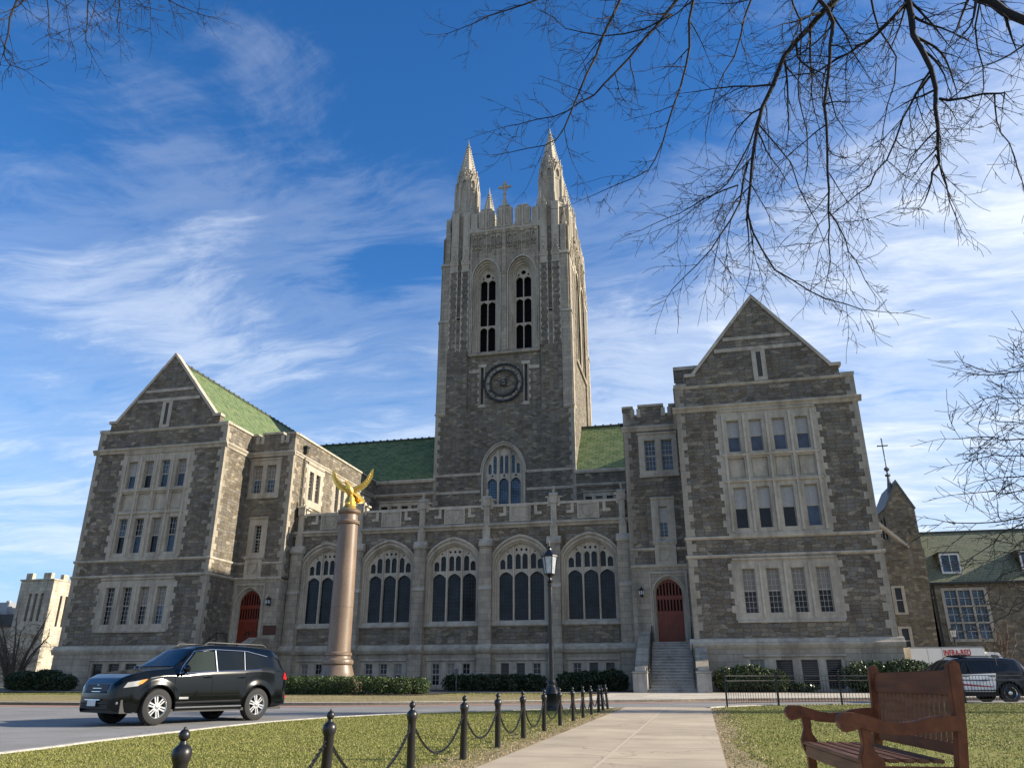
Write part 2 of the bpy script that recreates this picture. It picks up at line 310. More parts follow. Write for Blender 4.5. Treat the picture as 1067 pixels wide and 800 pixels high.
# ---------------------------------------------------------------- geometry helpers
class MB:
    def __init__(s): s.v = []; s.f = []; s.uv = None; s.sm = False
    def add(s, vs, fs):
        b = len(s.v); s.v.extend([tuple(v) for v in vs]); s.f.extend([tuple(b + i for i in f) for f in fs]); return s
    def box(s, x0, x1, y0, y1, z0, z1):
        vs = [(x, y, z) for z in (z0, z1) for y in (y0, y1) for x in (x0, x1)]
        return s.add(vs, [(0, 2, 3, 1), (4, 5, 7, 6), (0, 1, 5, 4), (2, 6, 7, 3), (0, 4, 6, 2), (1, 3, 7, 5)])
    def fbox(s, fr, a0, a1, z0, z1, d0, d1):
        vs = [fr(a, z, d) for d in (d0, d1) for z in (z0, z1) for a in (a0, a1)]
        return s.add(vs, [(0, 2, 3, 1), (4, 5, 7, 6), (0, 1, 5, 4), (2, 6, 7, 3), (0, 4, 6, 2), (1, 3, 7, 5)])
    def profile(s, fr, a0, a1, prof):
        """a moulding: closed (d,z) outline swept from a0 to a1"""
        n = len(prof); vs = [fr(a, z, d) for a in (a0, a1) for d, z in prof]
        fs = [(i, (i + 1) % n, n + (i + 1) % n, n + i) for i in range(n)] + [tuple(range(n)), tuple(range(2 * n - 1, n - 1, -1))]
        return s.add(vs, fs)
    def plate(s, fr, outer, holes=(), d0=0.0, d1=-0.3, back=False, sides=True, rim=True):
        """flat plate with holes; d0 = outer face, d1 = how deep the edges run"""
        loops = [list(outer)] + [list(h) for h in holes]
        tris = tessellate_polygon([[Vector((x, z, 0)) for x, z in lp] for lp in loops])
        flat = [p for lp in loops for p in lp]; n = len(flat)
        vs = [fr(x, z, d0) for x, z in flat]; fs = [tuple(t) for t in tris]
        if sides or back: vs += [fr(x, z, d1) for x, z in flat]
        if back: fs += [tuple(n + i for i in reversed(t)) for t in tris]
        if sides:
            b = 0
            for li, lp in enumerate(loops):
                m = len(lp)
                if li or rim: fs += [(b + i, b + (i + 1) % m, n + b + (i + 1) % m, n + b + i) for i in range(m)]
                b += m
        return s.add(vs, fs)
    def tube(s, pts, rad, n=6, cap=True):
        pts = [Vector(p) for p in pts]; m = len(pts)
        if isinstance(rad, (int, float)): rad = [rad] * m
        up = Vector((0, 0, 1)); base = len(s.v); ref = None
        for i, p in enumerate(pts):
            t = (pts[min(i + 1, m - 1)] - pts[max(i - 1, 0)])
            if t.length < 1e-9: t = Vector((0, 0, 1))
            t.normalize()
            if ref is None: ref = t.orthogonal()
            ref = (ref - t * ref.dot(t))
            if ref.length < 1e-6: ref = t.orthogonal()
            ref.normalize(); bi = t.cross(ref)
            for k in range(n):
                a = 2 * math.pi * k / n
                s.v.append(tuple(p + (ref * math.cos(a) + bi * math.sin(a)) * rad[i]))
        for i in range(m - 1):
            for k in range(n):
                a = base + i * n + k; b = base + i * n + (k + 1) % n
                s.f.append((a, b, b + n, a + n))
        if cap: s.f.append(tuple(base + k for k in reversed(range(n)))); s.f.append(tuple(base + (m - 1) * n + k for k in range(n)))
        return s
    def lathe(s, prof, c=(0, 0, 0), n=24, rot=0.0, cap=True):
        base = len(s.v); m = len(prof)
        for r, z in prof:
            for k in range(n):
                a = rot + 2 * math.pi * k / n; s.v.append((c[0] + r * math.cos(a), c[1] + r * math.sin(a), c[2] + z))
        for i in range(m - 1):
            for k in range(n):
                a = base + i * n + k; b = base + i * n + (k + 1) % n; s.f.append((a, b, b + n, a + n))
        if cap:
            if prof[0][0] > 1e-4: s.f.append(tuple(base + k for k in reversed(range(n))))
            if prof[-1][0] > 1e-4: s.f.append(tuple(base + (m - 1) * n + k for k in range(n)))
        return s
    def ell(s, c, r, n=12, m=8, rotm=None):
        vs = []; c = Vector(c)
        for i in range(m + 1):
            t = math.pi * i / m
            for k in range(n):
                a = 2 * math.pi * k / n; p = Vector((r[0] * math.sin(t) * math.cos(a), r[1] * math.sin(t) * math.sin(a), r[2] * math.cos(t)))
                if rotm is not None: p = rotm @ p
                vs.append(c + p)
        fs = [(i * n + k, i * n + (k + 1) % n, (i + 1) * n + (k + 1) % n, (i + 1) * n + k) for i in range(m) for k in range(n)]
        return s.add(vs, fs)
    def build(s, name, mat, parent=None, smooth=False, label=None, bevel=0.0):
        me = bpy.data.meshes.new(name); me.from_pydata(s.v, [], s.f); me.update()
        mats = mat if isinstance(mat, (list, tuple)) else [mat]
        for q in mats: me.materials.append(MAT[q])
        if bevel or smooth:
            bm = bmesh.new(); bm.from_mesh(me)
            bmesh.ops.remove_doubles(bm, verts=bm.verts, dist=1e-5) if smooth else None
            bmesh.ops.recalc_face_normals(bm, faces=bm.faces)
            if bevel: bmesh.ops.bevel(bm, geom=[e for e in bm.edges if e.is_manifold and e.calc_face_angle(0) > .6], offset=bevel, segments=2, affect='EDGES', clamp_overlap=True)
            bm.to_mesh(me); bm.free()
        if smooth:
            me.polygons.foreach_set('use_smooth', [True] * len(me.polygons))
            try: me.set_sharp_from_angle(angle=R(38))
            except Exception: pass
        o = bpy.data.objects.new(name, me); COL.objects.link(o)
        if parent is not None:
            o.parent = parent
            if s.world: o.matrix_parent_inverse = Matrix.Translation(-parent.location) if parent.parent is None else Matrix.Translation(-top(parent).location)
        if label: o['label'] = label
        return o
    world = False
def top(o):
    while o.parent: o = o.parent
    return o
def part(mb, name, mat, parent, **k):
    """mesh given in world coordinates, made a child without moving it"""
    mb.world = False
    org = Vector((0, 0, 0)); p = parent
    org = top(parent).location
    mb.v = [(x - org.x, y - org.y, z - org.z) for x, y, z in mb.v]
    return mb.build(name, mat, parent, **k)
def empty(name, loc, rz=0):
    o = bpy.data.objects.new(name, None); COL.objects.link(o); o.location = loc; o.rotation_euler = (0, 0, rz); o.empty_display_size = .2; return o
def tag(o, label=None, cat=None, group=None, kind=None):
    if label: o['label'] = label
    if cat: o['category'] = cat
    if group: o['group'] = group
    if kind: o['kind'] = kind
    return o
def kids(o): return [c for c in bpy.data.objects if c.parent == o]
CH = {}
def copy_tree(o, parent=None, tree=None):
    if tree is None:
        tree = {}
        for c in bpy.data.objects:
            if c.parent: tree.setdefault(c.parent.name, []).append(c)
    c = o.copy(); COL.objects.link(c)
    if parent is not None: c.parent = parent
    for ch in tree.get(o.name, []): copy_tree(ch, c, tree)
    return c
def frame(origin, u, n):
    o = Vector(origin); u = Vector(u).normalized(); n = Vector(n).normalized()
    return lambda a, z, d=0.0: (o.x + u.x * a + n.x * d, o.y + u.y * a + n.y * d, o.z + z)
def rect(a0, a1, z0, z1): return [(a0, z0), (a1, z0), (a1, z1), (a0, z1)]
def arc_half(w, h, pt=.25, n=7, p=1.0):
    """half an arch from the springing (w,0) to the crown (0,h)"""
    r = []
    for i in range(n + 1):
        t = i / n * math.pi / 2; x = w * math.cos(t) ** p; z = h * ((1 - pt) * math.sin(t) + pt * (1 - x / w)); r.append((x, z))
    return r
def arch(ac, w, z0, zs, za, pt=.25, n=7, p=1.0):
    hp = arc_half(w, za - zs, pt, n, p)
    return [(ac - w, z0), (ac + w, z0)] + [(ac + x, zs + z) for x, z in hp] + [(ac - x, zs + z) for x, z in reversed(hp[:-1])]
def archband(ac, wi, wo, z0, zs, zi, zo, pt=.25, n=7, p=1.0):
    o = arch(ac, wo, z0, zs, zo, pt, n, p)[1:] + [(ac - wo, z0)]; i = arch(ac, wi, z0, zs, zi, pt, n, p)[1:] + [(ac - wi, z0)]
    return o + i[::-1]
def G(y):                                             # the ground climbs gently towards the hall
    return 0.007 * max(min(y, 60), -40)
def ray(px, py):
    p = R(PITCH); w = R(YAW)
    F = Vector((-math.sin(w) * math.cos(p), math.cos(w) * math.cos(p), math.sin(p))); X = Vector((math.cos(w), math.sin(w), 0)); U = X.cross(F)
    return F * FPX + X * (px - 533.5) - U * (py - 400)
def at(px, py, dist):                                  # a point seen in a direction at a horizontal distance
    d = ray(px, py); return CAM + d * (dist / math.hypot(d.x, d.y))
# ---------------------------------------------------------------- ground
def smooth_curve(pts, n=6):
    P = [Vector((p[0], p[1], 0)) for p in pts]; out = []
    for i in range(len(P) - 1):
        p0 = P[max(i - 1, 0)]; p1 = P[i]; p2 = P[i + 1]; p3 = P[min(i + 2, len(P) - 1)]
        for k in range(n):
            t = k / n; out.append(.5 * ((2 * p1) + (p2 - p0) * t + (2 * p0 - 5 * p1 + 4 * p2 - p3) * t * t + (3 * p1 - p0 - 3 * p2 + p3) * t ** 3))
    out.append(P[-1]); return [(p.x, p.y) for p in out]
def sheet(name, poly, lift, mat, side=0.0, kind='structure', label=None, cat=None):
    tris = tessellate_polygon([[Vector((x, y, 0)) for x, y in poly]]); n = len(poly)
    mb = MB(); vs = [(x, y, G(y) + lift) for x, y in poly]; fs = [tuple(t) for t in tris]
    if side:
        vs += [(x, y, G(y) + lift - side) for x, y in poly]; fs += [(i, (i + 1) % n, n + (i + 1) % n, n + i) for i in range(n)]
    mb.add(vs, fs); o = mb.build(name, mat); tag(o, label, cat, None, kind)
    me = o.data; bm = bmesh.new(); bm.from_mesh(me); bmesh.ops.recalc_face_normals(bm, faces=bm.faces)
    for f in bm.faces:
        if abs(f.normal.z) > .7 and f.normal.z < 0: f.normal_flip()
    bm.to_mesh(me); bm.free(); return o
def ribbon(name, line, w0, w1, lift, hgt, mat, parent=None):
    """a kerb swept along a line: from offset w0 to w1 on its left"""
    mb = MB(); m = len(line); vs = []
    for i, (x, y) in enumerate(line):
        a = Vector(line[max(i - 1, 0)]); b = Vector(line[min(i + 1, m - 1)]); t = (b - a).normalized(); nx, ny = -t.y, t.x
        for w, z in ((w0, lift), (w0, lift + hgt - .015), (w0 + .02 * (1 if w1 > w0 else -1), lift + hgt), (w1, lift + hgt), (w1, lift)):
            px, py = x + nx * w, y + ny * w; vs.append((px, py, G(y) + z))
    fs = [(i * 5 + k, i * 5 + k + 1, i * 5 + k + 6, i * 5 + k + 5) for i in range(m - 1) for k in range(4)]
    fs += [(0, 1, 2, 3, 4), tuple((m - 1) * 5 + k for k in (4, 3, 2, 1, 0))]
    mb.add(vs, fs); o = mb.build(name, mat, parent); return o
# terrain reaching the horizon
mb = MB(); ys = [-600, -40, 0, 60, 600, 2500]; xs = [-2500, -300, 300, 2500]
vs = [(x, y, G(y) - .06) for y in ys for x in xs]
mb.add(vs, [(j * 4 + i, j * 4 + i + 1, j * 4 + i + 5, j * 4 + i + 4) for j in range(5) for i in range(3)])
tag(mb.build('ground', 'terrain_mat'), kind='structure')
# road with its curving near edges (kerb lines measured in the photo)
edgeL = smooth_curve([(-8.4, -14), (-8.5, 0), (-8.74, 9), (-8.95, 11), (-9.1, 13.6), (-9.15, 16.2), (-8.75, 18.3), (-8.0, 20.1), (-6.9, 21.8), (-5.5, 23.2), (-4.3, 24.3), (-3.4, 25.2), (-2.75, 26.0)])
edgeR = smooth_curve([(.05, 26.2), (.35, 26.9), (.75, 27.6), (2.06, 29.0), (4.2, 30.2), (7.5, 32.0), (11.3, 33.5), (18, 35.4), (30, 37.5), (60, 40)])
FAR = smooth_curve([(-90, 27.2), (-60, 26.6), (-26, 26.0), (-21.3, 26.1), (-15.1, 27.1), (-11.1, 28.3), (-7.5, 30.4), (-4.5, 32.3), (-1.26, 34.1), (.63, 35.5), (5, 37.2), (11, 39.2), (20, 41.2), (34, 43), (60, 44.5)])
road = [(-90, -14)] + edgeL + [(-2.42, 26.2), (.02, 26.2)] + edgeR + [(60, 44.5)] + FAR[::-1][1:]
sheet('road', road, 0.0, 'asphalt')
sheet('lawn', edgeL + [(-2.42, 26.0), (-2.42, -14)], 0.045, 'lawn_ground', .1)
sheet('right_lawn', [(.18, -14), (.18, 26.2)] + edgeR + [(60, -14)], 0.045, 'lawn_ground', .1)
sheet('path', [(-2.42, -14), (.18, -14), (.18, 26.6), (-2.42, 26.6)], 0.052, 'path_concrete', .1)
mb = MB(); mb.box(-1.22, -1.15, -14, 0, 0, .0); mb = MB()
mb.add([(-1.205, -14, G(-14) + .0565), (-1.165, -14, G(-14) + .0565), (-1.165, 26.6, G(26.6) + .0565), (-1.205, 26.6, G(26.6) + .0565)], [(0, 1, 2, 3)])
tag(mb.build('path_seam', 'joint_seam'), kind='structure')
# worn bare strip beside the path
rs = random.Random(5)
st = [(-2.42, -10)] + [(-2.42, 26)] + [(-2.62 - rs.random() * .35 - .25 * math.sin(y * .8) ** 2, y) for y in np.arange(25.5, -10, -.45)]
sheet('bare_earth_strip', st, 0.0495, 'dry_ground')
st = [(.18, -10)] + [(.18, 26)] + [(.30 + rs.random() * .16 + .16 * math.sin(y * .5) ** 2, y) for y in np.arange(25.8, -10, -.45)]
sheet('bare_edge_strip', st, 0.0495, 'dry_ground')
# far side: pavement, dry lawn, brick band
far_up = [(60, 52), (-90, 52)]
sheet('far_verge', FAR + [(60, 110), (-90, 110)], 0.10, 'dry_ground', .14)
ribbon('kerb', FAR, 0.0, .16, -.02, .135, 'kerb_stone')['kind'] = 'structure'
ribbon('near_kerb', edgeL[6:], 0.0, .12, -.02, .085, 'kerb_stone')['kind'] = 'structure'
ribbon('lawn_kerb', edgeR, 0.0, -.14, -.02, .10, 'kerb_stone')['kind'] = 'structure'
band = [(x, y - .03) for x, y in FAR] ; band2 = [(x, y - 1.5) for x, y in FAR]
sheet('brick_band', band + band2[::-1], .004, 'brick_band')
g1 = [(x, y - 1.52) for x, y in FAR if x > -9]; g2 = [(x, y - 2.1) for x, y in FAR if x > -9]
# pavement in front of the hall (light concrete)
pf = [p for p in FAR if p[0] > -5.2]
sheet('pavement', [(x, y + .17) for x, y in pf] + [(60, 46.6), (-5.0, 46.6)], .112, 'pavement')
sheet('hall_walk', [(-60, 45.6), (60, 45.6), (60, 47.6), (-60, 47.6)], .117, 'pavement')
sheet('planting_bed', [(-60, 47.6), (-4.0, 47.6), (-4.0, 55), (-60, 55)], .13, 'mulch')
sheet('planting_bed_right', [(.4, 47.6), (14, 47.6), (14, 50.2), (.4, 50.2)], .13, 'mulch')
sheet('hedge_bed', [(-24.6, 38.6), (-14.0, 38.6), (-13.4, 41.0), (-14.2, 46), (-24.8, 46)], .108, 'mulch')
# drive on the right, beyond the fence
sheet('drive', [(11.5, 47.4), (60, 47.4), (60, 90), (13, 90)], .12, 'asphalt')
# grass blades: one object nobody could count
def blades(name, n, region, mat, hmin, hmax, seed, label):
    rg = np.random.default_rng(seed)
    x, y = region(rg, n); n = len(x); h = rg.uniform(hmin, hmax, n); a = rg.uniform(0, 2 * np.pi, n); w = rg.uniform(.0025, .006, n) * (1 + y / 16)
    lean = rg.uniform(.1, 1.1, n) * h; la = rg.uniform(0, 2 * np.pi, n)
    z = 0.007 * np.clip(y, -40, 60) + .043
    v = np.empty((n, 3, 3)); v[:, 0] = np.stack([x - np.cos(a) * w, y - np.sin(a) * w, z], 1); v[:, 1] = np.stack([x + np.cos(a) * w, y + np.sin(a) * w, z], 1)
    v[:, 2] = np.stack([x + np.cos(la) * lean, y + np.sin(la) * lean, z + h], 1)
    me = bpy.data.meshes.new(name); me.vertices.add(n * 3); me.vertices.foreach_set('co', v.ravel()); me.loops.add(n * 3)
    me.loops.foreach_set('vertex_index', np.arange(n * 3, dtype=np.int32)); me.polygons.add(n)
    me.polygons.foreach_set('loop_start', np.arange(0, n * 3, 3, dtype=np.int32)); me.polygons.foreach_set('loop_total', np.full(n, 3, dtype=np.int32))
    me.update(); me.validate(); me.materials.append(MAT[mat]); o = bpy.data.objects.new(name, me); COL.objects.link(o); tag(o, label, 'grass', None, 'stuff')
def clumpy(rg, x, y, f=1.7, keep=.35):
    s = np.sin(x * f + 1.3 * np.sin(y * f * .8)) * np.sin(y * f * 1.1 + 1.7 * np.sin(x * .9 * f)); return rg.random(len(x)) < keep + (1 - keep) * (s * .5 + .5)
def regL(rg, n):
    y = 3 + 23 * rg.random(n) ** 1.25; x = -9.3 + 6.7 * rg.random(n)
    ex = np.interp(y, [p[1] for p in edgeL], [p[0] for p in edgeL]); k = (x > ex + .05) & (x < -2.5) & clumpy(rg, x, y); return x[k], y[k]
def regR(rg, n):
    y = 3 + 30 * rg.random(n) ** 1.3; x = .25 + 12 * rg.random(n)
    ey = np.interp(x, [p[0] for p in edgeR], [p[1] for p in edgeR]); k = (y < ey - .05) & (x < 2.5 + y * .55) & clumpy(rg, x, y); return x[k], y[k]
blades('lawn_grass', 260000, regL, 'blade', .010, .026, 1, 'short patchy winter grass on the chained-off left lawn')
blades('right_lawn_grass', 260000, regR, 'blade', .010, .026, 2, 'short yellowing grass around the wooden bench')
def regE(rg, n):
    y = 6 + 20 * rg.random(n); x = -2.45 - .75 * rg.random(n) ** 1.6; return x, y
blades('dead_leaves', 9000, regE, 'blade_dry', .008, .03, 3, 'dry dead grass and leaf litter along the left path edge')
def regE2(rg, n):
    y = 5 + 21 * rg.random(n); x = .2 + .5 * rg.random(n) ** 1.8; return x, y
blades('leaf_litter', 5000, regE2, 'blade_dry', .008, .03, 4, 'dry leaf litter along the right path edge')
def regF(rg, n):
    x = -40 + 34 * rg.random(n); y = 28 + 17.5 * rg.random(n); ey = np.interp(x, [p[0] for p in FAR], [p[1] for p in FAR]); k = (y > ey + .25) & ~((x > -24.8) & (x < -13.6) & (y > 38.6)); return x[k], y[k]
blades('verge_grass', 60000, regF, 'blade', .05, .10, 6, 'sparse dry grass on the verge around the column')
# ---------------------------------------------------------------- the gothic hall
hall = empty('gothic_hall', (-17.1, 60, .42))
tag(hall, 'grey stone gothic hall with tall central clock tower, gabled wings and green roofs', 'building')
def P(mb, name, mat, parent=None, **k): return part(mb, name, mat, parent or hall, **k)
def sash(fr, l0, l1, zb, zt, d, win, cols=3, rows=3, paint='sash_paint', up='glass_dark', lo='glass_dark', mid=None, bar=.022, plain=False):
    zm = mid if mid else (zb + zt) / 2; m = MB(); e = .055
    for z0, z1, dd in ((zm, zt, d), (zb, zm, d - .04)):
        m.plate(fr, rect(l0, l1, z0, z1), [rect(l0 + e, l1 - e, z0 + e * .7, z1 - e * .7)], dd, dd - .04)
        if plain and z0 == zb: continue
        for i in range(1, cols): a = l0 + e + (l1 - l0 - 2 * e) * i / cols; m.fbox(fr, a - bar / 2, a + bar / 2, z0 + e * .7, z1 - e * .7, dd - .03, dd - .005)
        for i in range(1, rows): z = z0 + (z1 - z0) * i / rows; m.fbox(fr, l0 + e, l1 - e, z - bar / 2, z + bar / 2, dd - .031, dd - .006)
    s = P(m, 'sash', paint, win)
    P(MB().plate(fr, rect(l0, l1, zm, zt), (), d - .03, sides=False), 'pane', up, s)
    P(MB().plate(fr, rect(l0, l1, zb, zm), (), d - .07, sides=False), 'pane', lo, s)
def teeth(m, fr, a, sg, z0, z1, w1=.12, w2=.32, h=.42, d0=.02, d1=-.1, gap=.008):
    z = z0; k = 0
    while z < z1 - .05:
        zz = min(z + h, z1); w = w2 if k % 2 else w1
        m.fbox(fr, min(a, a + sg * w), max(a, a + sg * w), z, zz - gap, d1, d0); z = zz; k += 1
rw = random.Random(11)
def stone_window(fr, o, lights, cols=3, rows=3, head=True, panes=None, hood=.07, panel=None, side_teeth=True, paint='sash_paint', mats=None, sill=True, label=None, lightd=-.2, mids=None, plain=False):
    a0, a1, z0, z1 = o
    m = MB(); holes = [rect(*l) for l in lights]
    if panel: holes += [rect(*q) for q in panel]
    m.plate(fr, rect(a0, a1, z0, z1), holes, .035, -.26)
    for l in lights:                                        # inner chamfer order round each light
        m.plate(fr, rect(l[0] - .06, l[1] + .06, l[2] - .06, l[3] + .06), [rect(l[0] + .03, l[1] - .03, l[2] + .03, l[3] - .03)], -.06, -.26)
    if panel:
        for q in panel:
            m.plate(fr, rect(*q), [], -.10, sides=False); c = (q[0] + q[1]) / 2
            m.plate(fr, rect(q[0] + .08, q[1] - .08, q[2] + .08, q[3] - .08), [rect(q[0] + .14, q[1] - .14, q[2] + .14, q[3] - .14)], -.07, -.10)
    if head: m.profile(fr, a0 - .05, a1 + .05, [(0, z1 - .02), (.06, z1 - .02), (.06 + hood, z1 + .05), (.06 + hood, z1 + .13), (0, z1 + .19)])
    if sill: m.profile(fr, a0 - .04, a1 + .04, [(0, z0 - .16), (.08, z0 - .16), (.10, z0 - .04), (.03, z0 + .05), (0, z0 + .05)])
    if side_teeth: teeth(m, fr, a0, -1, z0, z1); teeth(m, fr, a1, 1, z0, z1)
    w = P(m, 'window', 'trim', label=label)
    for i, l in enumerate(lights):
        u, lo = (mats[i % len(mats)] if mats else ('glass_dark', 'glass_dark'))
        sash(fr, *l, lightd, w, cols, rows, paint, u, lo, mid=(mids[i] if mids else None), plain=plain)
    return w
def string(m, fr, a0, a1, z0, z1, out=.12):
    m.profile(fr, a0, a1, [(0, z0), (out * .5, z0 + (z1 - z0) * .15), (out, z0 + (z1 - z0) * .45), (out, z0 + (z1 - z0) * .8), (0, z1)])
def coping(m, fr, a0, a1, z, th=.14, wd=.45, out=.09):
    m.profile(fr, a0, a1, [(-wd, z - th), (out, z - th), (out, z - .04), (.0, z), (-wd, z)])

# ============================ wings and stair blocks (right one measured, left mirrored)
def wing(M):
    ox, ux = ((0, 1), (-34.2, -1))[M]
    F = lambda y: frame((ox, y, 0), (ux, 0, 0), (0, -1, 0))
    fl = lambda a, s: frame((ox + ux * a, 0, 0), (0, 1, 0), (s * ux, 0, 0))        # a side wall, running back with Y
    f = F(50.0); A0, A1 = -.25, 11.1; c = 5.42
    up = (2.4, 8.42, 9.62, 17.55); lo = (2.42, 8.4, 4.45, 7.95)
    m = MB()
    m.plate(f, [(A0, 3.3), (A1, 3.3), (A1, 19.55), (10.3, 19.55), (10.3, 20.3), (9.75, 20.3), (c, 25.72), (1.1, 20.3), (.55, 20.3), (.55, 19.55), (A0, 19.55)], [rect(*up), rect(*lo)], 0, -.5)
    P(m, 'gable_wall', 'rubble')
    # side walls
    m = MB(); g = fl(A0, -1); m.plate(g, rect(50.5, 53.6, 3.3, 19.55), (), 0, -.4); P(m, 'side_wall', 'rubble')
    g2 = fl(A1, 1); m = MB(); m.plate(g2, rect(50.5, 90, 0.2, 19.55), (), 0, -.4); P(m, 'side_wall', 'rubble')
    g3 = fl(A0, -1)
    # base of dressed stone
    m = MB(); fb = F(49.86); bw = [(2.80, 3.62, .62, 2.24), (4.27, 5.18, .62, 2.20), (5.66, 6.56, .62, 2.20), (7.02, 7.86, .62, 2.20)]
    m.plate(fb, rect(A0 - .14, A1 + .14, .2, 2.9), [rect(2.62, 8.04, .5, 2.36)], 0, -.4)
    m.plate(fl(A0 - .14, -1), rect(50.26, 53.5, .2, 2.9), (), 0, -.2); m.plate(fl(A1 + .14, 1), rect(50.26, 90, .2, 2.9), (), 0, -.2)
    P(m, 'base_wall', 'ashlar')
    m = MB()
    for fr, a, b in ((f, A0 - .3, A1 + .3), (g, 50.0, 53.55), (g2, 50.0, 90)):
        m.profile(fr, a, b, [(0, 2.80), (.16, 2.80), (.24, 2.92), (.30, 3.05), (.30, 3.14), (.20, 3.20), (.10, 3.36), (0, 3.42)])
    P(m, 'plinth_moulding', 'trim')
    w = MB(); w.plate(fb, rect(2.62, 8.04, .5, 2.36), [rect(*q) for q in bw], -.03, -.3); w.profile(fb, 2.5, 8.15, [(0, 2.36), (.08, 2.38), (.08, 2.48), (0, 2.52)]); wb = P(w, 'basement_window', 'trim')
    for i, q in enumerate(bw):
        if i == 0 and not M: sash(fb, *q, -.17, wb, 3, 2, 'sash_paint', 'blind_tan', 'glass_dark')
        else:
            s = MB(); s.plate(fb, rect(*q), [rect(q[0] + .05, q[1] - .05, q[2] + .05, q[3] - .05)], -.16, -.2)
            for k in range(12): z = q[2] + .1 + k * (q[3] - q[2] - .16) / 12; s.fbox(fb, q[0] + .05, q[1] - .05, z, z + .035, -.21, -.18)
            P(s, 'louvre', 'sash_dark', wb); P(MB().plate(fb, rect(*q), (), -.22, sides=False), 'pane', 'glass_dark', wb)
    # strings, cornice, copings
    m = MB()
    for fr, a, b in ((f, A0 - .11, A1 + .11), (g, 50.0, 53.55), (g2, 50.0, 90)):
        string(m, fr, a, b, 8.14, 8.36, .11); string(m, fr, a, b, 9.28, 9.50, .11)
    P(m, 'string_course', 'trim_pale')
    m = MB()
    for fr, a, b in ((f, A0 - .24, A1 + .24), (g, 50.0, 53.55), (g2, 50.0, 90)):
        m.profile(fr, a, b, [(0, 17.70), (.07, 17.72), (.12, 17.86), (.24, 17.98), (.24, 18.08), (0, 18.18)])
    P(m, 'cornice', 'trim')
    m = MB(); string(m, f, A0 - .02, A1 + .02, 19.40, 19.62, .09)
    coping(m, f, A0 - .06, .55, 19.78, .22, .5, .1); coping(m, f, 10.3, A1 + .06, 19.78, .22, .5, .1)
    for fr, b in ((g, 53.55), (g2, 90)): coping(m, fr, 50.5, b, 19.78, .22, .5, .1)
    for sgn, k0 in ((1, .45), (-1, 9.72)):                      # kneelers
        m.fbox(f, k0, k0 + .75, 20.25, 20.47, -.5, .1)
    P(m, 'parapet_coping', 'trim')
    # raking copings and apex
    m = MB()
    for pts in ([(1.02, 20.25), (c, 25.72), (c, 26.02), (.86, 20.38)], [(9.82, 20.25), (9.98, 20.38), (c, 26.02), (c, 25.72)]):
        m.plate(f, pts, (), .09, -.5, True)
    P(m, 'gable_coping', 'trim_pale')
    m = MB()
    for z, h in ((21.85, .26), (22.66, .24)):
        k = lambda zz: (zz - 20.3) / 5.42; e = 1.1 + (c - 1.1) * (z + h - 20.3) / 5.42 + .05
        m.fbox(f, e, 2 * c - e, z, z + h, -.05, .05)
    P(m, 'gable_band', 'trim')
    m = MB(); m.plate(f, rect(c - .44, c + .44, 19.64, 21.84), [rect(c - .15, c + .15, 19.9, 21.7)], .04, -.1)
    s = P(m, 'gable_slit', 'trim'); P(MB().plate(f, rect(c - .15, c + .15, 19.9, 21.7), (), -.02 if 0 else .012, sides=False), 'shutter', 'louvre', s)
    # quoins
    for sd in (0, 1):
        m = MB(); z = 3.42; k = 0
        while z < 19.3:
            w1, w2 = ((.30, .55), (.55, .30))[k % 2]
            if sd: m.fbox(f, A1 - w1, A1 + .022, z, z + .462, -w2, .022)
            else: m.fbox(f, A0 - .022, A0 + w1, z, z + .462, -w2, .022)
            z += .47; k += 1
        P(m, 'quoins', 'quoin_stone')
    # windows
    B = 'glass_dark'
    if not M:
        um = [('blind', 'glass_sky'), ('blind', 'glass_sky'), ('blind', 'glass_sky'), ('blind', 'glass_sky')]; mm = [('blind', B), ('blind', B), ('blind', B), ('blind', 'glass_sky')]; lm = [('blind_tan', B)] * 4
    else:
        um = [('blind_tan', 'glass_sky'), ('glass_blue', 'glass_sky'), ('blind_tan', B), ('blind', 'glass_sky')]; mm = [(B, 'glass_sky'), ('blind_tan', B), (B, 'glass_sky'), ('glass_blue', B)]; lm = [('blind_tan', 'glass_blue'), ('blind_tan', B), (B, B), (B, B)]
    la = [(2.88, 3.66), (4.30, 5.08), (5.74, 6.52), (7.16, 7.94)]
    li = [(a, b, 14.85, 16.98) for a, b in la] + [(a, b, 9.92, 12.52) for a, b in la]
    w = stone_window(f, up, li, panel=[(a - .12, b + .12, 13.1, 14.42) for a, b in la], mats=um + mm, cols=3, rows=3, plain=True)
    m = MB()
    for a in (2.66, 3.98, 5.41, 6.84, 8.17): m.fbox(f, a - .07, a + .07, 9.7, 17.4, .035, .13)
    for z in (12.80, 14.52): m.profile(f, 2.45, 8.38, [(.03, z), (.12, z + .02), (.17, z + .10), (.17, z + .15), (.03, z + .2)])
    P(m, 'mullion', 'trim_pale', w)
    w = stone_window(f, lo, [(a, b, 4.84, 7.46) for a, b in la], mats=lm, cols=3, rows=4)
    m = MB()
    for a in (3.98, 5.41, 6.84): m.fbox(f, a - .07, a + .07, 4.55, 7.8, .035, .10)
    P(m, 'mullion', 'trim_pale', w)
    # roof
    m = MB(); rx = lambda a: ox + ux * a
    ys, ye = 50.5, 92; zr, ze = 25.45, 19.3; e0, e1 = .1, 10.75
    L0 = math.hypot(c - e0, zr - ze)
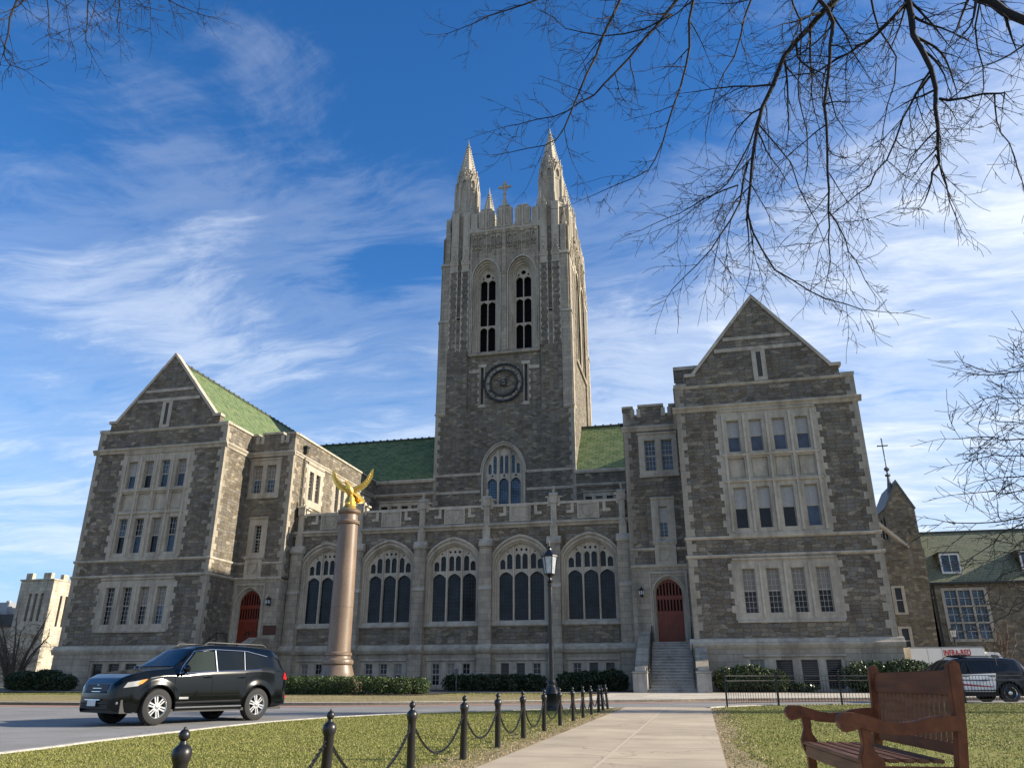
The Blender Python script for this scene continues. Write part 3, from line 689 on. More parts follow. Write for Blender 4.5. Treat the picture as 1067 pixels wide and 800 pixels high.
    def slope(name, aE, aR, y0, y1):
        me = bpy.data.meshes.new(name); vs = [(rx(aE), y0, ze), (rx(aE), y1, ze), (rx(aR), y1, zr), (rx(aR), y0, zr)]
        l = hall.location; vs = [(x - l.x, y - l.y, z - l.z) for x, y, z in vs]
        me.from_pydata(vs, [], [(0, 1, 2, 3)]); uv = me.uv_layers.new(name='UVMap')
        for i, q in enumerate([(y0, 0), (y1, 0), (y1, L0), (y0, L0)]): uv.data[i].uv = q
        me.materials.append(MAT['roof_green']); o = bpy.data.objects.new(name, me); COL.objects.link(o); o.parent = hall; return o
    slope('roof', e0, c, ys, ye); slope('roof', e1, c, ys, ye)
    m = MB()
    for k in range(52): y = ys + k * .8; m.box(rx(c) - .10, rx(c) + .10, y, y + .78, zr - .06, zr + .10); m.box(rx(c) - .13, rx(c) + .13, y + .70, y + .84, zr - .06, zr + .16)
    P(m, 'ridge', 'ridge_tile')
    m = MB(); m.box(min(rx(e0 - .2), rx(e1 + .2)), max(rx(e0 - .2), rx(e1 + .2)), 50.5, 90, 19.1, 19.2); P(m, 'roof_gutter', 'lead')
    # ---------------- stair block
    fb = F(53.55); b0, b1 = -4.08, -.25
    m = MB()
    m.plate(fb, rect(b0, b1, 8.3, 18.8), [(rect(-3.1, -.42, 14.55, 17.48)), rect(-2.5, -.92, 9.8, 12.78)], 0, -.4)
    m.plate(fb, [(b0, 18.8), (b1, 18.8), (b1, 19.55), (-.75, 19.55), (-.75, 18.95), (-1.2, 18.95), (-1.2, 19.62), (-2.95, 19.62), (-2.95, 18.95), (-3.4, 18.95), (-3.4, 19.55), (b0, 19.55)], (), 0, -.4, True)
    P(m, 'stair_block_wall', 'rubble')
    m = MB()
    for a, b, z in ((b0 - .06, -3.34, 19.72), (-3.0, -1.15, 19.79), (-.8, b1, 19.72)): m.fbox(fb, a, b, z - .17, z, -.45, .06)
    for a, b in ((-3.4, -2.95), (-1.2, -.75)): m.fbox(fb, a, b, 18.95, 19.05, -.45, .05)
    for a in (-3.4, -2.95, -1.2, -.75): m.fbox(fb, a - .14, a + .14, 18.85, 19.5, -.42, .03)
    m.profile(fb, b0 - .15, b1, [(0, 17.76), (.07, 17.78), (.10, 17.9), (.18, 18.02), (.18, 18.12), (0, 18.22)])
    P(m, 'battlement_coping', 'trim')
    fr2 = fl(b0, -1); m = MB()
    wy = [(56.0, 58.75), (60.9, 63.5), (66.1, 68.7)]
    m.plate(fr2, rect(53.95, 70.3, 8.3, 19.55), [rect(a, b, 14.4, 17.7) for a, b in wy], 0, -.4); P(m, 'side_wall', 'rubble')
    m = MB(); coping(m, fr2, 54.0, 70.3, 19.75, .2, .5, .1); m.profile(fr2, 53.55, 70.3, [(0, 17.86), (.07, 17.88), (.10, 17.98), (.18, 18.06), (.18, 18.14), (0, 18.22)]); P(m, 'side_coping', 'trim_pale')
    for a, b in wy:
        cc = (a + b) / 2; stone_window(fr2, (a, b, 14.4, 17.7), [(a + .42, cc - .22, 14.85, 17.2), (cc + .22, b - .42, 14.85, 17.2)], cols=2, rows=4, mats=[('glass_dark', 'glass_dark')])
    m = MB(); pz = [(55.2, 18.6), (55.2, 13.0)]
    m.fbox(fr2, 55.05, 55.35, 18.35, 18.85, .02, .3); m.fbox(fr2, 54.95, 55.45, 18.8, 18.95, .02, .36); m.tube([fr2(55.2, 18.4, .12), fr2(55.2, 11.5, .12)], .06, 8); P(m, 'downpipe', 'copper_pipe')
    m = MB(); z = 8.4; k = 0
    while z < 19.2:
        w1, w2 = ((.28, .5), (.5, .28))[k % 2]
        m.fbox(fb, b0 - .02, b0 + w1, z, z + .462, -w2, .02)
        z += .47; k += 1
    P(m, 'quoins', 'quoin_stone')
    stone_window(fb, (-3.1, -.42, 14.55, 17.48), [(-2.70, -1.90, 14.85, 17.08), (-1.52, -.72, 14.85, 17.08)], mats=[('blind_tan', 'glass_blue')] if M else [('glass_blue', 'glass_blue')], cols=3, rows=3, side_teeth=False)
    stone_window(fb, (-2.5, -.92, 9.8, 12.78), [(-2.0, -1.42, 10.2, 12.3)], mats=[('glass_dark', 'glass_dark')] if M else [('blind', 'glass_blue')], cols=2, rows=4, side_teeth=False)
    m = MB(); m.plate(fb, rect(-2.42, -1.0, 8.3, 9.7), [rect(-2.15, -1.27, 8.55, 9.45)], .16, 0); m.plate(fb, rect(-2.15, -1.27, 8.55, 9.45), (), .06, sides=False)
    m.plate(fb, arch(-1.71, .28, 8.7, 9.0, 9.0, 0, 4) if 0 else [(-1.98, 9.3), (-1.98, 8.95), (-1.71, 8.62), (-1.44, 8.95), (-1.44, 9.3)], (), .11, .05)
    m.profile(fb, -2.52, -.9, [(0, 9.66), (.2, 9.68), (.26, 9.8), (.14, 9.95), (0, 9.95)]); P(m, 'carved_panel', 'trim')
    m = MB(); string(m, fb, b0, b1, 9.28, 9.50, .11)
    m.profile(fb, b0 - .02, b1, [(-.05, 8.14), (.14, 8.16), (.2, 8.26), (.2, 8.32), (-.05, 8.42)]); P(m, 'string_course', 'trim_pale')
    # dressed doorway stage
    fd = F(53.47); dc, dw = -1.69, .98
    m = MB(); m.plate(fd, rect(b0, b1, 2.0, 8.2), [arch(dc, dw + .12, 3.34, 6.45, 7.66, .12, 8)], 0, -.55); m.plate(fl(b0, -1), rect(54.03, 55.4, .3, 8.2), (), 0, -.1)
    P(m, 'doorway_wall', 'ashlar')
    m = MB()
    m.plate(fd, [(dc - 1.25, 3.34), (dc - 1.13, 3.34)] + [(dc - 1.13, 7.75), (dc + 1.13, 7.75), (dc + 1.13, 3.34), (dc + 1.25, 3.34), (dc + 1.25, 7.88), (dc - 1.25, 7.88)], (), .07, 0)
    for wo, wi, d in ((1.12, 1.02, .03), (1.02, .92, -.14), (.92, .86, -.26)):
        m.plate(fd, archband(dc, wi, wo, 3.34, 6.45, 6.45 + 1.1 * wi / .98, 6.45 + 1.1 * wo / .98 + .02, .12, 8), (), d, d - .2)
    dm = P(m, 'door_surround', 'trim')
    m = MB(); dh = arch(dc, .9, 3.34, 6.45, 7.48, .12, 8)
    m.plate(fd, dh, (), -.40, sides=False)
    door = P(m, 'door', 'door_red')
    m = MB(); n = 8                                              # narrow gothic panels on both leaves
    for i in range(n):
        a = dc - .84 + (i + .5) * 1.68 / n; x = abs(a - dc) / .9; zt = 6.45 + 1.0 * math.sqrt(max(0, 1 - x * x)) * .92
        for z0, z1 in ((3.55, 5.2), (5.32, 6.2), (6.32, zt - .06)):
            if z1 - z0 > .25: m.plate(fd, rect(a - .1, a + .1, z0, z1), [arch(a, .06, z0 + .04, z1 - .16, z1 - .05, .3, 3)], -.35, -.4)
    m.fbox(fd, dc - .9, dc + .9, 6.2, 6.32, -.4, -.35); m.fbox(fd, dc - .9, dc + .9, 5.2, 5.32, -.4, -.352); m.fbox(fd, dc - .02, dc + .02, 3.36, 7.4, -.4, -.345)
    P(m, 'door_panelling', 'door_red', door)
    m = MB()
    for i in range(8):
        a = dc - .84 + (i + .5) * .21; x = abs(a - dc) / .9; zt = 6.45 + 1.0 * math.sqrt(max(0, 1 - x * x)) * .92
        m.plate(fd, rect(a - .055, a + .055, 5.37, 6.1), (), -.385, -.4); m.plate(fd, rect(a - .055, a + .055, 6.37, zt - .14), (), -.385, -.4) if zt > 6.7 else None
    P(m, 'door_glazing', 'dark_void', door)
    m = MB()
    for s in (-1, 1): m.fbox(fd, dc + s * .1 - .02, dc + s * .1 + .02, 4.2, 4.5, -.37, -.3)
    P(m, 'handle', 'iron', door)
    # ---------------- front stairs
    m = MB(); n = 17; y0, y1 = 46.75, 51.9; z0 = .47; zt = 3.34
    for i in range(n):
        ya = y0 + i * (y1 - y0) / n; zz = z0 + (i + 1) * (zt - z0) / n
        m.add([fd(a, z, 53.47 - y) for a in (-2.98, -.30) for y, z in ((ya, zz - (zt - z0) / n - .02), (ya, zz - .06), (ya - .05, zz - .055), (ya - .05, zz), (ya + (y1 - y0) / n + .01, zz), (ya + (y1 - y0) / n + .01, .2), (ya, .2))], [tuple(range(7)), tuple(range(13, 6, -1))] + [(k, (k + 1) % 7, 7 + (k + 1) % 7, 7 + k) for k in range(7)])
    m.fbox(fd, -2.98, -.3, .2, zt, .0, 53.47 - y1)
    P(m, 'front_steps', 'granite_block')
    m = MB()
    for a0, a1 in ((-3.70, -2.99), (-.29, .42)):
        m.add([fd(a, z, 53.47 - y) for a in (a0, a1) for y, z in ((47.1, .2), (47.1, 1.75), (51.9, 3.95), (53.4, 3.95), (53.4, .2))], [(0, 1, 2, 3, 4), (9, 8, 7, 6, 5)] + [(k, (k + 1) % 5, 5 + (k + 1) % 5, 5 + k) for k in range(5)])
    P(m, 'stair_cheek', 'ashlar')
    for a0, a1 in ((-3.78, -2.98), (-.30, .50)):
        m = MB(); m.fbox(fd, a0, a1, .2, 1.45, 53.47 - 47.15, 53.47 - 46.25); m.fbox(fd, a0 - .04, a1 + .04, 1.45, 1.55, 53.47 - 47.2, 53.47 - 46.2); m.fbox(fd, a0 + .1, a1 - .1, 1.55, 1.8, 53.47 - 47.12, 53.47 - 46.8); P(m, 'stair_pedestal', 'granite_block', bevel=.03)
    for a, sg in ((-2.86, 1), (-.42, -1)):
        m = MB(); py = lambda y, z: fd(a, z, 53.47 - y)
        for y, z in ((47.0, .65), (49.4, 1.95), (51.9, 3.34), (53.2, 3.34)): m.tube([py(y, z), py(y, z + 1.0)], .022, 6)
        for dz in (.98, .55, .2): m.tube([py(47.0, .65 + dz), py(51.9, 3.34 + dz), py(53.25, 3.34 + dz)], .022, 6)
        for k in range(18): y = 47.2 + k * .27; z = .65 + (y - 47.0) * 2.69 / 4.9; m.tube([py(y, z + .2), py(y, z + .98)], .010, 4)
        m.tube([py(47.0, 1.63), py(46.85, 1.68), py(46.8, 1.60), py(46.87, 1.53)], .022, 6)
        P(m, 'stair_railing', 'iron')
for M in (0, 1): wing(M)
# stone-coped chimney stub behind the right gable
m = MB(); m.box(-.15, 1.9, 52.0, 54.4, 19.0, 21.6); P(m, 'chimney', 'rubble'); m = MB(); m.box(-.25, 2.0, 51.9, 54.5, 21.6, 21.85); m.box(-.2, 1.95, 51.95, 54.45, 20.4, 20.55); P(m, 'chimney_cap', 'trim')

# ============================ the arcade between the wings
fa = frame((0, 55, 0), (1, 0, 0), (0, -1, 0)); BC = [-17.1 + 5.03 * k for k in (-2, -1, 0, 1, 2)]
WH, ZS, ZI, PT = 1.72, 8.95, 10.40, .16
def garch(c, w, z0, extra=0.0): return arch(c, w, z0, ZS, ZI + extra, PT, 8)
m = MB(); m.plate(fa, rect(-30.15, -4.05, 3.3, 11.6), [garch(c, WH + .22, 4.9, .2) for c in BC], 0, -.7)
P(m, 'arcade_wall', 'rubble')
for c in BC:
    m = MB()                                                    # dressed surround with moulded orders
    m.plate(fa, archband(c, WH + .2, WH + .42, 4.9, ZS, ZI + .2, ZI + .46, PT, 8), (), .035, -.1)
    m.plate(fa, archband(c, WH + .42, WH + .54, 8.55, ZS, ZI + .46, ZI + .64, PT, 8), (), .17, 0)
    for wi, wo, d in ((WH + .08, WH + .2, -.10), (WH, WH + .08, -.24)): m.plate(fa, archband(c, wi, wo, 4.9, ZS, ZI + (wi - WH), ZI + (wo - WH), PT, 8), (), d, d - .3)
    m.profile(fa, c - WH - .45, c + WH + .45, [(-.6, 4.62), (.06, 4.62), (.16, 4.70), (.16, 4.78), (-.1, 5.03), (-.6, 5.03)])
    w = P(m, 'arched_window', 'trim')
    # tracery: three tall lights, six small ones above, little eyes in the head
    z0 = 5.03; lw = .505; cs = [c - 1.14, c, c + 1.14]; holes = []
    for q in cs: holes.append(arch(q, lw, z0 + .04, 8.0, 8.42, .3, 5))
    def crown(x): 
        t = abs(x - c) / WH; t = min(t, 1); th = math.acos(t); return ZS + (ZI - ZS) * ((1 - PT) * math.sin(th) + PT * (1 - t))
    for q in cs:
        for s in (-.255, .255):
            xx = q + s; top_ = min(crown(xx - .19), crown(xx + .19)) - .12; top_ = min(top_, 9.72)
            holes.append(arch(xx, .195, 8.62, top_ - .22, top_, .3, 4))
        if crown(q) > 10.2: 
            for s in (-.36, 0, .36): holes.append([(q + s, 9.86), (q + s + .11, 9.99), (q + s, 10.13), (q + s - .11, 9.99)])
        else: holes.append([(q + (c - q) * .12, 9.80 - .0), (q + (c - q) * .12 + .09, 9.87), (q + (c - q) * .12, 9.93), (q + (c - q) * .12 - .09, 9.87)])
    m = MB(); m.plate(fa, garch(c, WH + .02, z0), holes, -.34, -.46)
    for q in (c - .57, c + .57): m.fbox(fa, q - .05, q + .05, z0, crown(q) - .05, -.40, -.22)
    for q in cs:                                                # raised cusped arch heads over the lights
        m.plate(fa, archband(q, lw, lw + .06, 8.0, 8.0, 8.42, 8.52, .3, 5), (), -.28, -.4)
    P(m, 'tracery', 'trim_pale', w)
    P(MB().plate(fa, garch(c, WH, z0), (), -.47, sides=False), 'leaded_pane', 'glass_leaded', w)
# ground storey
m = MB(); bw = []
for c in BC: bw += [(c + s - .27, c + s + .27, .78, 2.22) for s in (-1.28, 0.0, 1.28)]
fg = frame((0, 54.9, 0), (1, 0, 0), (0, -1, 0))
m.plate(fg, rect(-30.15, -4.05, .2, 3.3), [rect(c - 1.75, c + 1.75, .62, 2.40) for c in BC], 0, -.4); P(m, 'base_wall', 'ashlar')
for i, c in enumerate(BC):
    m = MB(); q = [(c + s - .29, c + s + .29, .78, 2.22) for s in (-1.12, 0.0, 1.12)]
    m.plate(fg, rect(c - 1.75, c + 1.75, .62, 2.40), [rect(*k) for k in q], -.05, -.3); m.profile(fg, c - 1.8, c + 1.8, [(0, 2.38), (.07, 2.40), (.07, 2.5), (0, 2.54)]); w = P(m, 'basement_window', 'trim')
    for j, k in enumerate(q):
        if (i, j) in ((3, 0), (3, 1), (4, 1), (4, 2)): sash(fg, *k, -.17, w, 1, 6, 'sash_dark', 'glass_dark', 'glass_dark')
        else: sash(fg, *k, -.17, w, 2, 2, 'sash_paint', 'blind_tan' if (i + j) % 3 == 0 else 'glass_dark', 'glass_dark')
m = MB(); m.profile(fa, -30.15, -4.05, [(0, 2.86), (.22, 2.86), (.30, 2.98), (.36, 3.10), (.36, 3.2), (.22, 3.28), (.12, 3.42), (0, 3.48)]); P(m, 'plinth_moulding', 'trim')
# pilasters with buttress caps and pinnacled tops
for k in range(6):
    a = -17.1 + 5.03 * (k - 2.5); 
    if k in (0, 5): a += .08 * (1 if k == 0 else -1)
    w = .45; m = MB(); m.fbox(fa, a - w - .04, a + w + .04, .2, 2.9, 0, .62); m.fbox(fa, a - w, a + w, 3.3, 7.2, -.02, .50); m.fbox(fa, a - w, a + w, 7.2, 10.30, -.02, .42)
    p = P(m, 'pilaster', 'ashlar')
    m = MB(); m.profile(fa, a - w - .1, a + w + .1, [(0, 2.87), (.70, 2.87), (.80, 2.99), (.86, 3.11), (.86, 3.21), (.74, 3.29), (.60, 3.43), (.4, 3.49)]); P(m, 'pilaster_base', 'trim', p)
    m = MB(); m.profile(fa, a - w - .02, a + w + .02, [(0, 7.15), (.55, 7.15), (.55, 7.22), (.40, 7.42), (0, 7.42)]); P(m, 'pilaster_offset', 'trim', p)
    m = MB(); m.profile(fa, a - w - .06, a + w + .06, [(0, 10.22), (.50, 10.22), (.52, 10.36), (.26, 10.78), (0, 10.78)])
    m.fbox(fa, a - .27, a + .27, 10.6, 11.6, 0, .26); m.fbox(fa, a - .21, a + .21, 11.6, 13.35, 0, .20)
    m.plate(fa, [(a - .27, 11.45), (a + .27, 11.45), (a, 12.1)], (), .30, 0); m.fbox(fa, a - .28, a + .28, 13.2, 13.75, -.22, .26)
    m.profile(fa, a - .32, a + .32, [(-.26, 13.75), (.30, 13.75), (.30, 13.85), (.02, 14.02), (-.26, 13.85)])
    m.fbox(fa, a - .06, a + .06, 13.95, 14.30, -.04, .08); m.ell(fa(a, 14.38, .02), (.13, .13, .12), 8, 6); m.ell(fa(a, 14.2, .02), (.17, .1, .05), 8, 4)
    P(m, 'pilaster_cap', 'trim', p)
# parapet with shields
m = MB(); fp = frame((0, 55.0, 0), (1, 0, 0), (0, -1, 0)); m.plate(fp, rect(-30.15, -4.05, 11.6, 13.14), (), .02, -.35, True); P(m, 'parapet', 'rubble')
m = MB(); m.profile(fa, -30.15, -4.05, [(0, 11.52), (.08, 11.54), (.14, 11.66), (.26, 11.76), (.26, 11.86), (.02, 11.98)]); P(m, 'parapet_string', 'trim')
m = MB()
for c in BC:
    m.fbox(fa, c - 2.2, c + 2.2, 13.14, 13.32, -.42, .09)
    for s in (-1, 1):
        m.fbox(fa, *sorted((c + s * 2.05, c + s * 2.28)), 13.0, 13.62, -.38, .07); m.fbox(fa, *sorted((c + s * 1.9, c + s * 2.28)), 13.62, 13.74, -.42, .1)
        m.fbox(fa, *sorted((c + s * 1.05, c + s * 1.27)), 12.45, 13.14, 0, .06); m.fbox(fa, *sorted((c + s * 1.27, c + s * 1.6)), 12.45, 12.66, 0, .06)
P(m, 'parapet_coping', 'trim_pale')
for i, c in enumerate(BC):
    m = MB(); m.plate(fa, rect(c - .8, c + .8, 12.0, 13.14), [rect(c - .7, c + .7, 12.09, 13.05)], .10, 0); m.plate(fa, rect(c - .7, c + .7, 12.09, 13.05), (), .045, sides=False)
    sh = [(c - .40, 12.98), (c + .40, 12.98), (c + .40, 12.60), (c + .28, 12.32), (c, 12.12), (c - .28, 12.32), (c - .40, 12.60)]
    if i % 2 == 0: m.plate(fa, [(x, z) for x, z in sh], (), .10, .04); m.plate(fa, rect(c - .3, c + .3, 12.66, 12.74), (), .125, .1); m.plate(fa, rect(c - .04, c + .04, 12.3, 12.92), (), .127, .1)
    else:
        m.plate(fa, [(c + .42 * math.cos(t), 12.57 + .42 * math.sin(t)) for t in np.linspace(0, 2 * math.pi, 17)[:-1]], (), .09, .04)
        m.plate(fa, [(c + .26 * math.cos(t), 12.57 + .26 * math.sin(t)) for t in np.linspace(0, 2 * math.pi, 9)[:-1]], (), .12, .08)
    for s in (-1, 1):
        for zz in (12.25, 12.5, 12.75, 12.95): m.ell(fa(c + s * .57, zz, .06), (.07, .05, .08), 6, 4)
    P(m, 'shield_panel', 'trim')
# low flat roof behind the parapet
m = MB(); m.box(-30.15, -4.05, 55.3, 70.3, 11.3, 11.5); P(m, 'flat_roof', 'lead')

# ============================ rear range with the green roofs
fr = frame((0, 70.35, 0), (1, 0, 0), (0, -1, 0))
for x0, x1 in ((-33.9, -24.0), (-10.2, -.3)):
    wn = [x for x in ((-27.6, -29.5, -26.0) if x0 < -20 else (-7.6, -5.4))]
    segs = [(x0 + .2 + (4.0 if x0 < -20 else 0.6), x1 - .4 if x0 < -20 else -4.5)]
    a, b = segs[0]
    m = MB(); m.plate(fr, rect(x0, x1, .2, 19.4), [rect(a, b, 14.6, 17.45)], 0, -.5); P(m, 'rear_wall', 'rubble')
    n = 5; st = (b - a) / n; li = [(a + i * st + .18, a + (i + 1) * st - .18, 14.9, 17.1) for i in range(n)]
    stone_window(fr, (a, b, 14.6, 17.45), li, cols=2, rows=3, side_teeth=False, mats=[('glass_dark', 'glass_dark'), ('blind_tan', 'glass_dark')], paint='sash_dark')
    m = MB(); m.profile(fr, x0, x1, [(0, 18.0), (.08, 18.02), (.22, 18.16), (.22, 18.24), (0, 18.34)]); m.profile(fr, x0, x1, [(-.3, 19.3), (.12, 19.32), (.2, 19.5), (.2, 19.66), (-.3, 19.72)]); P(m, 'eaves_cornice', 'trim_pale')
    me = bpy.data.meshes.new('roof'); l = hall.location; vs = [(x0 - 6 * (x0 < -20), 70.3, 19.6), (x1 + 6 * (x0 > -20), 70.3, 19.6), (x1 + 6 * (x0 > -20), 75.6, 25.5), (x0 - 6 * (x0 < -20), 75.6, 25.5), (x0 - 6, 81, 19.6), (x1 + 6, 81, 19.6)]
    me.from_pydata([(p[0] - l.x, p[1] - l.y, p[2] - l.z) for p in vs], [], [(0, 1, 2, 3), (3, 2, 5, 4)]); uv = me.uv_layers.new(name='UVMap')
    for i, q in enumerate([(x0, 0), (x1, 0), (x1, 7.93), (x0, 7.93), (x0, 0), (x1, 0), (x1, 7.9), (x0, 7.9)]): uv.data[i].uv = q
    me.materials.append(MAT['roof_green']); o = bpy.data.objects.new('roof', me); COL.objects.link(o); o.parent = hall
    m = MB()
    x = x0 - (5.5 if x0 < -20 else 0)
    while x < x1 + (0 if x0 < -20 else 5): m.box(x, x + .78, 75.48, 75.72, 25.44, 25.62); m.box(x + .7, x + .86, 75.44, 75.76, 25.44, 25.70); x += .8
    P(m, 'ridge', 'ridge_tile')
# ---------------------------------------------------------------- the clock tower (parts of the hall)
TX, TY = -17.1, 77.35
def towerface(u, n, front=False, right=False):
    ux, uy = u; nx, ny = n
    fr0 = frame((TX + nx * 7.05, TY + ny * 7.05, 0), (ux, uy, 0), (nx, ny, 0))
    f = fr0
    # --- lower stage
    win = arch(0, 1.98, 14.6, 19.9, 22.6, .10, 9) if front else None
    m = MB(); m.plate(f, rect(-7.05, 7.05, .3, 26.3), [win] if win else (), 0, -.8, rim=False); P(m, 'tower_wall', 'rubble')
    m = MB(); m.plate(f, rect(-6.8, 6.8, 26.3, 47.0), [arch(s * 1.95, 1.52, 32.7, 41.4, 43.6, .12, 8) for s in (-1, 1)] + ([rect(s * 2.28 - .26, s * 2.28 + .26, 26.9, 31.2) for s in (-1, 1)] if front else []), -.15, -1.4, rim=False)
    P(m, 'tower_wall', 'rubble')
    if front:
        m = MB()
        for wi, wo, d in ((1.98, 2.18, .05), (1.88, 1.98, -.12), (1.78, 1.88, -.24)): m.plate(f, archband(0, wi, wo, 14.6, 19.9, 22.6 + (wi - 1.98), 22.6 + (wo - 1.98) * 1.3, .10, 9), (), d, d - .3)
        m.plate(f, archband(0, 2.18, 2.28, 19.7, 19.9, 22.85, 23.0, .10, 9), (), .14, 0)
        w = P(m, 'arched_window', 'trim')
        def crown(x, wd=1.78): t = min(abs(x) / wd, 1); th = math.acos(t); return 19.9 + 2.5 * (.9 * math.sin(th) + .1 * (1 - t))
        cs = (-1.16, 0, 1.16); holes = [arch(q, .48, 14.8, 18.9, 19.4, .3, 5) for q in cs]
        for q in cs:
            for s in (-.25, .25):
                x = q + s; t = min(crown(x - .17), crown(x + .17)) - .1; t = min(t, 21.7)
                if t > 20.2: holes.append(arch(x, .165, 19.85, t - .3, t, .3, 4))
            holes.append([(q, 19.46), (q + .14, 19.62), (q, 19.78), (q - .14, 19.62)])
        m = MB(); m.plate(f, arch(0, 1.8, 14.7, 19.9, 22.42, .10, 9), holes, -.36, -.5)
        for q in (-.58, .58): m.fbox(f, q - .09, q + .09, 14.7, crown(q) - .03, -.42, -.22)
        for q in cs: m.plate(f, archband(q, .48, .56, 18.9, 18.9, 19.4, 19.55, .3, 5), (), -.28, -.4)
        P(m, 'tracery', 'trim_pale', w); P(MB().plate(f, arch(0, 1.8, 14.7, 19.9, 22.42, .10, 9), (), -.51, sides=False), 'leaded_pane', 'glass_blue', w)
        # slits beside the clock
        for s in (-1, 1):
            m = MB(); c = s * 2.28; m.plate(f, rect(c - .26, c + .26, 26.9, 31.2), [rect(c - .17, c + .17, 27.05, 31.05)], -.1, -.5)
            m.fbox(f, c - .45, c + .45, 31.05, 31.4, -.16, -.07); m.fbox(f, c - .4, c + .4, 26.7, 26.95, -.16, -.07); teeth(m, f, c + s * .22, s, 26.95, 31.0, .10, .26, .42, -.1, -.2)
            m.fbox(f, *sorted((c + s * .3, c + s * 1.4)), 30.5, 30.85, -.16, -.085)
            w = P(m, 'tower_slit', 'trim'); P(MB().plate(f, rect(c - .2, c + .2, 26.9, 31.2), (), -.40, sides=False), 'shutter', 'louvre', w)
        # skeleton clock
        m = MB(); m.plate(f, [(1.92 * math.cos(a), 29.15 + 1.92 * math.sin(a)) for a in np.linspace(0, 2 * math.pi, 33)[:-1]], [[(1.52 * math.cos(a), 29.15 + 1.52 * math.sin(a)) for a in np.linspace(0, 2 * math.pi, 33)[:-1]]], -.10, -.16); P(m, 'clock_surround', 'trim')
        z0 = 29.15; m = MB(); ring = lambda r, t, d: m.plate(f, [(r * math.cos(a), z0 + r * math.sin(a)) for a in np.linspace(0, 2 * math.pi, 41)[:-1]], [[((r - t) * math.cos(a), z0 + (r - t) * math.sin(a)) for a in np.linspace(0, 2 * math.pi, 41)[:-1]]], d, d - .12, True)
        ring(2.08, .20, .14); ring(1.46, .16, .14)
        for k in range(24): a = k * math.pi / 12 + .13; m.ell(f(1.98 * math.cos(a), z0 + 1.98 * math.sin(a), .12), (.13, .10, .13), 6, 4)
        for k in range(60):
            a = k * math.pi / 30; r0, r1 = (1.72, 1.84) if k % 5 else (1.6, 1.84)
            m.tube([f(r0 * math.cos(a), z0 + r0 * math.sin(a), .06), f(r1 * math.cos(a), z0 + r1 * math.sin(a), .06)], .02, 4)
        num = {0: 'XII', 1: 'I', 2: 'II', 3: 'III', 4: 'IIII', 5: 'V', 6: 'VI', 7: 'VII', 8: 'VIII', 9: 'IX', 10: 'X', 11: 'XI'}
        for h, sN in num.items():
            a = math.pi / 2 - h * math.pi / 6; r = 1.6; ca, sa = math.cos(a), math.sin(a); wd = {'I': .07, 'V': .15, 'X': .15}; tot = sum(wd[q] for q in sN); x = -tot / 2
            pt = lambda lx, lz: f(sa * lx + ca * (r + lz), z0 - ca * lx + sa * (r + lz), .09)
            for q in sN:
                c_ = x + wd[q] / 2; x += wd[q]
                if q == 'I': m.tube([pt(c_, -.13), pt(c_, .13)], .026, 4)
                if q == 'V': m.tube([pt(c_ - .05, .13), pt(c_, -.13), pt(c_ + .05, .13)], .022, 4)
                if q == 'X': m.tube([pt(c_ - .05, .13), pt(c_ + .05, -.13)], .022, 4); m.tube([pt(c_ + .05, .13), pt(c_ - .05, -.13)], .022, 4)
        m.fbox(f, -.32, .32, z0 - .32, z0 + .32, .0, .10)
        for k in range(4): a = math.pi / 4 + k * math.pi / 2; m.tube([f(1.4 * math.cos(a), z0 + 1.4 * math.sin(a), .05), f(1.9 * math.cos(a), z0 + 1.9 * math.sin(a), -.2)], .03, 5)
        cl = P(m, 'clock', 'clock_iron')
        P(MB().fbox(f, -.2, .2, z0 - .2, z0 + .2, .10, .14), 'clock_hub', 'trim', cl)
        m = MB()
        for ang, ln, t in ((R(40), 1.5, .05), (R(-70), 1.0, .07)):
            dx, dz = math.sin(ang), math.cos(ang); m.plate(f, [(dx * -.25 + dz * t, z0 + dz * -.25 - dx * t), (dx * ln + dz * t * .4, z0 + dz * ln - dx * t * .4), (dx * ln - dz * t * .4, z0 + dz * ln + dx * t * .4), (dx * -.25 - dz * t, z0 + dz * -.25 + dx * t)], (), .19, .16, True)
        P(m, 'clock_hand', 'clock_iron', cl)
    # strings on the lower stage
    m = MB()
    for z in (17.98, 19.72):
        for a, b in (((-7.04, -2.3), (2.3, 7.04)) if front else ((-7.04, 7.04),)):
            m = MB(); m.fbox(f, a, b, z + (0 if front else .002), z + .258, -.05, .05 if front else .048); P(m, 'string_course', 'trim')
    for s in (-1, 1): m = MB(); teeth(m, f, s * 7.07, -s, .5, 26.0, .26, .55, .47, .022, -.3); P(m, 'quoins', 'quoin_stone')
    # belfry: dressed centre panel with two deep windows
    m = MB(); cut = [arch(s * 1.95, 1.50, 32.72, 41.4, 43.55, .12, 8) for s in (-1, 1)]
    m.plate(f, rect(-3.72, 3.72, 32.6, 47.0), cut, -.02, -.2)
    m.profile(f, -3.8, 3.8, [(-.2, 32.30), (.04, 32.32), (.10, 32.45), (.10, 32.55), (-.1, 32.78)])
    m.fbox(f, -.26, .26, 32.7, 41.6, -.02, .07); m.profile(f, -.32, .32, [(0, 41.6), (.12, 41.62), (.14, 41.75), (0, 41.85)]); m.fbox(f, -.2, .2, 41.8, 46.8, -.02, .16)
